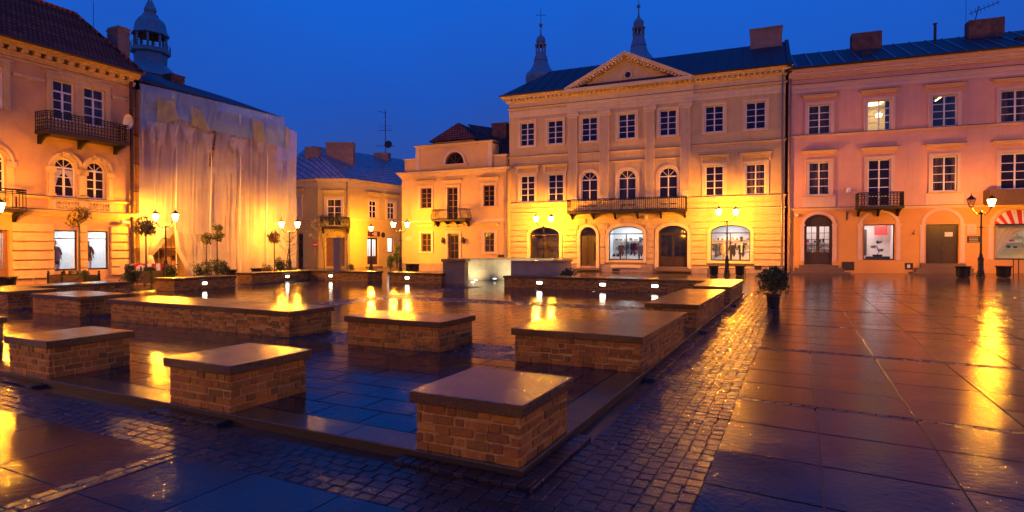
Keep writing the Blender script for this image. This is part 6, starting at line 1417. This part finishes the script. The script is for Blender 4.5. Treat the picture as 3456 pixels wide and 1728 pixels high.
# ================================================================== CHURCH TOWERS
def tower(name, label, px, depth, prof, cols=None, rail=None, cross=None, seg=8):
    x = (px - PCX) / FPX * depth; t = thing(name, label, 'church tower', (x, depth, 0)); k = depth / FPX
    Zp = lambda py: EYE + (HZ - py) * k
    segs = [[]]
    for it in prof:
        if it is None: segs.append([])
        else: segs[-1].append((it[0] * k, Zp(it[1])))
    for i, s_ in enumerate(segs): b = MB(); b.lathe(s_, seg, a0=R(22.5)); b.build('spire' if i == 0 else 'dome' if i == 1 else 'tower_body', 'copper_roof' if i < 2 else 'tower_stone', t)
    if cols:
        r, y0, y1, w_, n_ = cols
        for i in range(n_):
            b = MB(); a = 2 * math.pi * i / n_ + R(22.5); b.tube([(r * k * math.cos(a), r * k * math.sin(a), Zp(y0)), (r * k * math.cos(a), r * k * math.sin(a), Zp(y1))], w_ * k, 6); b.build('lantern_column', 'tower_stone', t)
    if rail:
        r, y0, y1 = rail; b = MB(); n_ = 32
        for i in range(n_):
            a = 2 * math.pi * i / n_; c = (r * k * math.cos(a), r * k * math.sin(a)); a2 = 2 * math.pi * (i + 1) / n_; c2_ = (r * k * math.cos(a2), r * k * math.sin(a2))
            b.tube([(*c, Zp(y0)), (*c, Zp(y1))], .035, 4); b.tube([(*c, Zp(y1)), (*c2_, Zp(y1))], .05, 4); b.tube([(*c, Zp((y0 + y1) / 2)), (*c2_, Zp((y0 + y1) / 2))], .03, 4)
        b.build('gallery_railing', 'iron', t)
    if cross:
        y0, y1, ya, w_ = cross; b = MB(); b.tube([(0, 0, Zp(y0)), (0, 0, Zp(y1))], .8 * k, 5); b.tube([(-w_ * k, 0, Zp(ya)), (w_ * k, 0, Zp(ya))], .8 * k, 5)
        for p in ((-w_ * k, 0, Zp(ya)), (w_ * k, 0, Zp(ya)), (0, 0, Zp(y1))): b.sphere(p, 1.6 * k, 6)
        b.build('cross', 'black_metal', t)
    return t
s = 1 / 2.576
tower('church_tower', 'slim church tower with an onion dome and tall cross, left of the pediment', 1824.7, 120,
      [(1.5, 84), (6, 86), (6.3, 90), (5, 94), (1.6, 96), (2.5, 115), (4, 124), (10, 128), (16, 137), (16.5, 144), (13, 150), (21, 156), (20, 160), (15, 161), None,
       (16, 182), (17.5, 187), (22, 197), (25, 210), (23, 212), (31, 232), (40, 245), (52, 256), (55, 268), (52, 280), (50, 292), None, (48, 292), (48, 330), (60, 334), (60, 840)],
      cols=(15.5, 160, 183, 2.8, 8), cross=(84, 38, 56, 14.5))
tower('church_tower', 'slim church tower rising behind the peak of the pediment', 2152.7, 118,
      [(1.5, 21), (6, 23), (6.3, 27), (5, 31), (1.8, 33), (2.8, 56), (6, 66), (16, 76), (17.5, 85), (16, 93), (23, 99), (21, 104), (16, 105), None,
       (17, 124), (19, 130), (23, 146), (27, 160), (25, 162), (34, 184), (46, 200), (58, 212), (60, 224), None, (52, 226), (52, 300), (64, 305), (64, 840)],
      cols=(17, 103, 126, 3.2, 8), cross=(21, -25, -8, 14))
tower('church_tower', 'large domed church tower with an open lantern gallery behind the tan house', 514.5, 105,
      [(1.5, -45), (5, -30), (8, -8), (5, 2), (8, 12), (17, 32), (19, 42), (16, 50), (24, 56), (24, 63), (30, 66), (40, 76), (45, 86), (47, 100), (50, 112), (55, 120), (57, 125), (50, 128), (40, 129), None,
       (44, 168), (60, 174), (60, 186), (50, 190), (48, 222), (52, 226), (66, 240), (90, 262), (92, 270), None, (85, 270), (85, 840)],
      cols=(46, 128, 170, 4.2, 8), rail=(58, 174, 158))

# ================================================================== PLANTS, BINS AND SMALL THINGS
def leafy(name, label, cat, px, py, depth, parts, group=None, z=None):
    x, y, zz = at(px, depth); zz = zz if z is None else z
    t = thing(name, label, cat, (x, y, zz), 0, group); return t
def topiary(px, depth, hstem, rc, label, leaf='leaf_amber', lean=0.0, n=650, squash=.8, zbase=0.0, holes=None):
    x, y, z = at(px, depth); rc *= .92; t = thing('ball_tree', label, 'tree', (x, y, z + zbase), random.uniform(0, 3), 'small round-headed trees in planters')
    b = MB(); b.tube([(0, 0, 0), (lean * .3, 0, hstem * .5), (lean, 0, hstem)], .05, 6, .035)
    for k in range(7): a = k * .9; b.tube([(lean, 0, hstem - .1), (lean + rc * .55 * math.cos(a), rc * .55 * math.sin(a), hstem + rc * random.uniform(.2, .8))], .018, 4, .006)
    b.build('trunk', 'bark', t)
    b = MB()
    for k in range(12):
        a = random.uniform(0, 6.28); q = rc * random.uniform(.1, .55); leaf_blob(b, (lean + q * math.cos(a), q * math.sin(a), hstem + rc * squash * random.uniform(.0, 1.15)), rc * .45, n // 12, .075, .85, .45, 1.5)
    b.build('crown', leaf, t); return t
def shrub(name, label, px, depth, w, h, leaf='leaf_dark', n=900, z=None, s=.06, top=None, cat='shrub', group=None, ell=None):
    x, y, zz = at(px, depth); zz = zz if z is None else z
    t = thing(name, label, cat, (x, y, zz), 0, group); b = MB()
    for k in range(6): a = k * 1.05; b.tube([(0, 0, -.02), (w * .2 * math.cos(a), w * .2 * math.sin(a), h * .6)], .02, 4, .008)
    b.build('stems', 'bark', t); b = MB()
    m = 16
    for k in range(m):
        a = random.uniform(0, 6.28); q = w / 2 * random.uniform(0.1, .62); hz2 = h * random.uniform(.22, .8); leaf_blob(b, (q * math.cos(a), q * math.sin(a), hz2), min(w, h) * .26, n // m, s, 1.0, .45, 1.6)
    b.build('foliage', leaf, t); return t
def planter(label, px, depth, w=1.15, d=1.1, h=.62, bush=True, rz=0.0):
    x, y, z = at(px, depth); t = thing('planter_box', label, 'planter', (x, y, z), rz, 'dark wooden planter boxes'); b = MB()
    for sx_ in (-1, 1):
        for sy_ in (-1, 1):
            b = MB(); b.box(sx_ * w / 2 - .045, sx_ * w / 2 + .045, sy_ * d / 2 - .045, sy_ * d / 2 + .045, 0, h + .1); b.sphere((sx_ * w / 2, sy_ * d / 2, h + .16), .06, 8); b.build('post', 'iron', t)
    b = MB()
    for sy_ in (-1, 1): b.box(-w / 2 + .05, w / 2 - .05, sy_ * d / 2 - .02, sy_ * d / 2 + .02, .08, h); b.tube([(-w / 2 + .05, sy_ * (d / 2 + .03), .1), (w / 2 - .05, sy_ * (d / 2 + .03), h - .04)], .018, 4); b.tube([(-w / 2 + .05, sy_ * (d / 2 + .03), h - .04), (w / 2 - .05, sy_ * (d / 2 + .03), .1)], .018, 4)
    for sx_ in (-1, 1): b.box(sx_ * w / 2 - .02, sx_ * w / 2 + .02, -d / 2 + .05, d / 2 - .05, .08, h)
    b.build('panels', 'dark_wood', t); b = MB(); b.box(-w / 2 + .05, w / 2 - .05, -d / 2 + .05, d / 2 - .05, .1, h - .06); b.build('soil', 'soil', t)
    if bush: b = MB(); [leaf_blob(b, (random.uniform(-w * .35, w * .35), random.uniform(-d * .35, d * .35), h + .05), .2, 50, .06) for _ in range(9)]; b.build('underplanting', 'leaf_dark', t)
    return t
planter('dark planter box of the leftmost round tree, behind the long angled wall', 225, 31.5, bush=False)
planter('dark planter box just right of the leftmost one, holding the first round tree', 272, 30.8)
topiary(268, 30.8, 2.9, .92, 'round amber-leaved tree in front of the left shop windows', zbase=.5, n=1100)
planter('dark planter box between two bushes in front of the striped barrier', 499, 33.0, 1.1, 1.1, .75)
topiary(493, 33.0, 2.35, .85, 'round olive-leaved tree beside the dark downpipe', 'leaf_olive', zbase=.6, n=900)
shrub('conifer_bush', 'dark upright conifer bush left of the planter box before the striped barrier', 440, 31.0, .95, 1.25, 'leaf_conifer', 1600)
shrub('conifer_bush', 'brownish bush before the open corner of the scaffold', 578, 36.0, .95, 1.15, 'leaf_conifer', 1000)
topiary(696.5, 39.5, 2.4, .55, 'small olive tree, left one of the pair before the scaffold nets', 'leaf_olive', n=600, squash=1.3)
topiary(733, 40.0, 2.6, .62, 'taller olive tree, right one of the pair before the scaffold nets', 'leaf_olive', n=750, squash=1.4)
for k, (px, w_, h_) in enumerate(((672, 1.1, .85), (705, 1.2, .95), (735, 1.0, 1.2), (757, .8, 1.15))):
    shrub('box_shrub', ['low dark shrub, leftmost of the row under the pair of olive trees', 'low dark shrub below the left olive tree', 'tall loose shrub below the right olive tree', 'shrub beside the slatted bin at the end of the row'][k], px, 38.0 + .2 * k, w_, h_ + .35, 'leaf_dark', 700, group='shrubs under the pair of trees')
topiary(926, 44.0, 2.6, .72, 'small amber tree left of the lamp post at the end of the nets', 'leaf_amber', n=800, squash=.8)
shrub('box_shrub', 'dark dense round shrub behind the back left corner wall', 943, 40.5, 1.15, 1.5, 'leaf_dark', 1300)
shrub('box_shrub', 'small thin shrub left of the dense one, behind the back left wall', 902, 41.0, .9, .95, 'leaf_olive', 450)
shrub('box_shrub', 'small thin shrub right of the dense one, at the lamp post foot', 975, 42.0, .8, .9, 'leaf_olive', 350)
shrub('box_shrub', 'low bush at the foot of the yellow house downpipe', 1186, 50.0, .95, .75, 'leaf_dark', 400)
shrub('yew_bush', 'low spreading dark bush against the right end of the curved stone wall', 1914, 31.2, 1.15, .95, 'leaf_dark', 1400)
for k, (px, dd, w_, h_) in enumerate(((1318, 57, .9, 1.7), (1340, 55.8, .9, 3.2))): shrub('climbing_plant', ['leafy potted plant under the lit lane window', 'tall climbing plant at the end of the lane wall'][k], px, dd, w_, h_, 'leaf_dark', 900, s=.09)
# bare young trees
def sapling(px, depth, h, label, leaves=120, lean=.2, leaf='leaf_olive'):
    x, y, z = at(px, depth); t = thing('young_tree', label, 'tree', (x, y, z)); b = MB(); top = (lean, 0, h); b.tube([(0, 0, 0), (lean * .2, .02, h * .4), (lean * .6, 0, h * .75), top], .045, 6, .012); tips = []
    for k in range(16):
        f_ = .42 + .55 * k / 16; a = k * 2.4; l = (1 - f_) * h * .5 + .25; p = Vector((lean * f_, 0, h * f_)); q = p + Vector((l * math.cos(a), l * math.sin(a) * .6, l * .75)); b.tube([p, p.lerp(q, .5) + Vector((0, 0, -.05)), q], .014, 4, .005); tips.append(q)
        q2 = p.lerp(q, .6) + Vector((l * .4 * math.cos(a + 1), .1, l * .25)); b.tube([p.lerp(q, .6), q2], .009, 4, .004); tips.append(q2)
    b.build('trunk', 'bark', t); b = MB()
    for q in tips: leaf_blob(b, q, .16, max(1, leaves // len(tips)), .07)
    b.build('crown', leaf, t); return t
sapling(1096, 49.0, 4.6, 'thin half-bare young tree in front of the yellow corner house', 160, -.5)
sapling(965, 43.5, 3.2, 'thin bare leaning tree left of the lamp post at the end of the nets', 50, .5)
# potted plant in the square
x, y, z = gp(2610, 1037); t = thing('potted_plant', 'bushy green plant in a black pot standing alone on the wet square', 'potted plant', (x, y, z))
b = MB(); b.lathe([(.001, .0), (.19, .0), (.235, .40), (.26, .41), (.26, .47), (.225, .47), (.21, .40), (.001, .40)], 24); b.build('pot', 'pot_black', t, smooth=False)
b = MB()
for k in range(9): a = k * .7; b.tube([(0.02, 0, .38), (.12 * math.cos(a), .12 * math.sin(a), .7), (.3 * math.cos(a), .3 * math.sin(a), 1.1)], .014, 5, .006)
b.build('stems', 'bark', t); b = MB()
for (c, r_, n_) in (((0, 0, .93), .44, 1700), ((.08, .05, 1.05), .36, 800), ((-.15, 0, .85), .40, 700), ((.2, -.1, .8), .32, 500), ((-.2, -.1, 1.1), .28, 350), ((.22, 0, 1.12), .25, 300), ((0, 0, .68), .40, 500)): leaf_blob(b, c, r_ * .9, int(n_ * .6), .038, .95, .3, 1.9, .2)
for k in range(70):
    a = random.uniform(0, 6.28); el = random.uniform(-.9, 1.45); q = random.uniform(.34, .56); leaf_blob(b, (q * math.cos(a) * math.cos(el), q * math.sin(a) * math.cos(el), .93 + q * .85 * math.sin(el)), random.uniform(.06, .13), 26, .042, 1.0, .3, 2.0)
for k in range(14):
    a = random.uniform(0, 6.28); leaf_blob(b, (.5 * math.cos(a), .5 * math.sin(a), random.uniform(.5, .8)), .09, 22, .035, 1.3)
b.build('foliage', 'leaf_dark', t)
# slatted bins
def make_bin(label):
    t = thing('slatted_bin', label, 'litter bin', (0, 0, 0), 0, 'round slatted iron litter bins'); b = MB(); n = 30
    for k in range(n):
        a = 2 * math.pi * k / n; c, s_ = math.cos(a), math.sin(a); pts = [(.31, .08), (.31, .52), (.33, .62), (.40, .70)]
        w_ = .028; tx, ty = -s_ * w_, c * w_
        vs = []
        for r, z in pts: vs += [(r * c - tx, r * s_ - ty, z), (r * c + tx, r * s_ + ty, z)]
        for r, z in pts: vs += [((r - .012) * c - tx, (r - .012) * s_ - ty, z), ((r - .012) * c + tx, (r - .012) * s_ + ty, z)]
        fs = [(2 * i, 2 * i + 1, 2 * i + 3, 2 * i + 2) for i in range(3)] + [(8 + 2 * i + 2, 8 + 2 * i + 3, 8 + 2 * i + 1, 8 + 2 * i) for i in range(3)] + [(2 * i, 2 * i + 2, 10 + 2 * i, 8 + 2 * i) for i in range(3)] + [(2 * i + 3, 2 * i + 1, 9 + 2 * i, 11 + 2 * i) for i in range(3)] + [(6, 7, 15, 14)]
        b.add(vs, fs)
    b.build('slats', 'iron', t); b = MB(); b.lathe([(.30, .06), (.30, .1), (.285, .1), (.285, .06)], 24); b.lathe([(.30, .50), (.30, .54), (.285, .54)], 24); b.lathe([(.001, 0), (.26, 0), (.26, .05), (.001, .05)], 20); b.build('hoops', 'iron', t)
    b = MB(); b.lathe([(.001, .07), (.26, .07), (.27, .56), (.24, .56), (.23, .1)], 20); b.build('liner', 'pot_black', t); return t
bins = [(2409, 43.0, 'slatted bin to the left of the lamp post at the palace shop window'), (2497.5, 43.0, 'slatted bin to the right of the lamp post at the palace shop window'), (3251, 35.8, 'slatted bin before the steps of the dark double door at right'), (3388, 35.4, 'slatted bin right of the tall lamp post, under the lit window'), (778, 36.5, 'slatted bin at the right end of the shrub row before the nets'), (1381.5, 52.5, 'slatted bin by the ochre house, left of the wider one'), (1402, 52.5, 'slatted bin by the ochre house, right one of the two'), (25, 27.5, 'slatted bin at the far left, partly behind the angled wall'), (865, 38.6, 'slatted bin whose rim just shows over the back left wall')]
b0_ = make_bin(bins[0][2])
for i, (px, dd, lb) in enumerate(bins):
    o = b0_ if i == 0 else copy_tree(b0_); o['label'] = lb; o.location = at(px, dd); o.rotation_euler = (0, 0, i * .7)
    if i in (2, 3): o.scale = (1.15, 1.15, 1.0)
# benches behind the bins (long dark seat)
def bench(px, depth, label, w=1.7, rz=0.0):
    x, y, z = at(px, depth); t = thing('bench', label, 'bench', (x, y, z), rz); b = MB()
    for k in range(4): b.box(-w / 2, w / 2, -.2 + .11 * k, -.11 + .11 * k, .42, .46)
    b.build('seat', 'brown_wood', t)
    for s_ in (-1, 1): b = MB(); b.box(s_ * w * .42 - .03, s_ * w * .42 + .03, -.2, .22, 0, .42); b.build('leg', 'iron', t)
bench(2452, 44.5, 'dark backless bench along the palace wall behind the lamp post', 3.2, R(-23))
# barrier
x, y, z = at(481, 37.0); t = thing('striped_barrier', 'red and white striped road barrier with a ring-shaped prohibition sign', 'barrier', (x, y, z), R(30))
b = MB(); wB = 1.45
for k in range(12): b.mi = k % 2; b.box(-wB + 2 * wB * k / 12, -wB + 2 * wB * (k + 1) / 12, -.02, .02, .35, 1.05)
b.build('striped_panel', ['red_paint', 'white_paint'], t)
for s_ in (-1, 1): b = MB(); b.box(s_ * wB * .85 - .04, s_ * wB * .85 + .04, .02, .08, 0, 1.1); b.box(s_ * wB * .85 - .05, s_ * wB * .85 + .05, -.3, .35, 0, .06); b.build('leg', 'iron', t)
M_ = Matrix.Translation((-.1, -.03, .72)) @ Matrix.Rotation(R(90), 4, 'X'); b = MB(); b.lathe([(.001, .012), (.36, .012)], 28, M=M_); sg_ = b.build('sign_disc', 'white_paint', t); b = MB(); b.lathe([(.26, .02), (.36, .02), (.36, 0)], 28, M=M_); b.build('red_ring', 'red_paint', sg_); b = MB(); b.box(-.16, -.04, -.055, -.05, .55, .78); b.sphere((-.10, -.05, .84), .05, 6); b.build('pictogram', 'black_metal', sg_)
# no-entry sign
x, y, z = at(1064, 59.5); t = thing('no_entry_sign', 'round red sign with a white bar on a grey post by the yellow house', 'road sign', (x, y, z)); b = MB(); b.tube([(0, .03, 0), (0, .03, 2.75)], .035, 6); b.build('post', 'gutter_metal', t)
M_ = Matrix.Translation((0, -.02, 2.45)) @ Matrix.Rotation(R(90), 4, 'X'); b = MB(); b.lathe([(.001, .01), (.27, .01), (.27, -.01)], 24, M=M_); d_ = b.build('disc', 'red_paint', t); b = MB(); b.box(-.19, .19, -.036, -.032, 2.40, 2.50); b.build('white_bar', 'white_paint', d_)
# round monument post
x, y, z = at(1139, 37.0); t = thing('stone_pillar', 'plain grey pillar standing behind the back left corner wall', 'pillar', (x, y, z)); b = MB(); b.box(-.2, .2, -.2, .2, 0, 2.62); b.build('shaft', 'concrete', t); b = MB(); b.cbox(-.23, .23, -.23, .23, 2.62, 2.70, .01); b.build('cap', 'concrete', t)
# cafe frame at the right border
x, y, z = at(3450, 37.5); t = thing('metal_table', 'thin dark metal table cut off by the right edge of the picture', 'table', (x, y, z), R(-20)); b = MB(); b.box(-.35, .8, -.4, .4, 1.0, 1.03); b.build('table_top', 'iron', t)
for sx_ in (-.32, .76):
    for sy_ in (-.36, .36): b = MB(); b.box(sx_ - .02, sx_ + .02, sy_ - .02, sy_ + .02, 0, 1.0); b.build('leg', 'iron', t)
# houses closing the square behind the viewer (they colour the wet ground and block the sky behind)
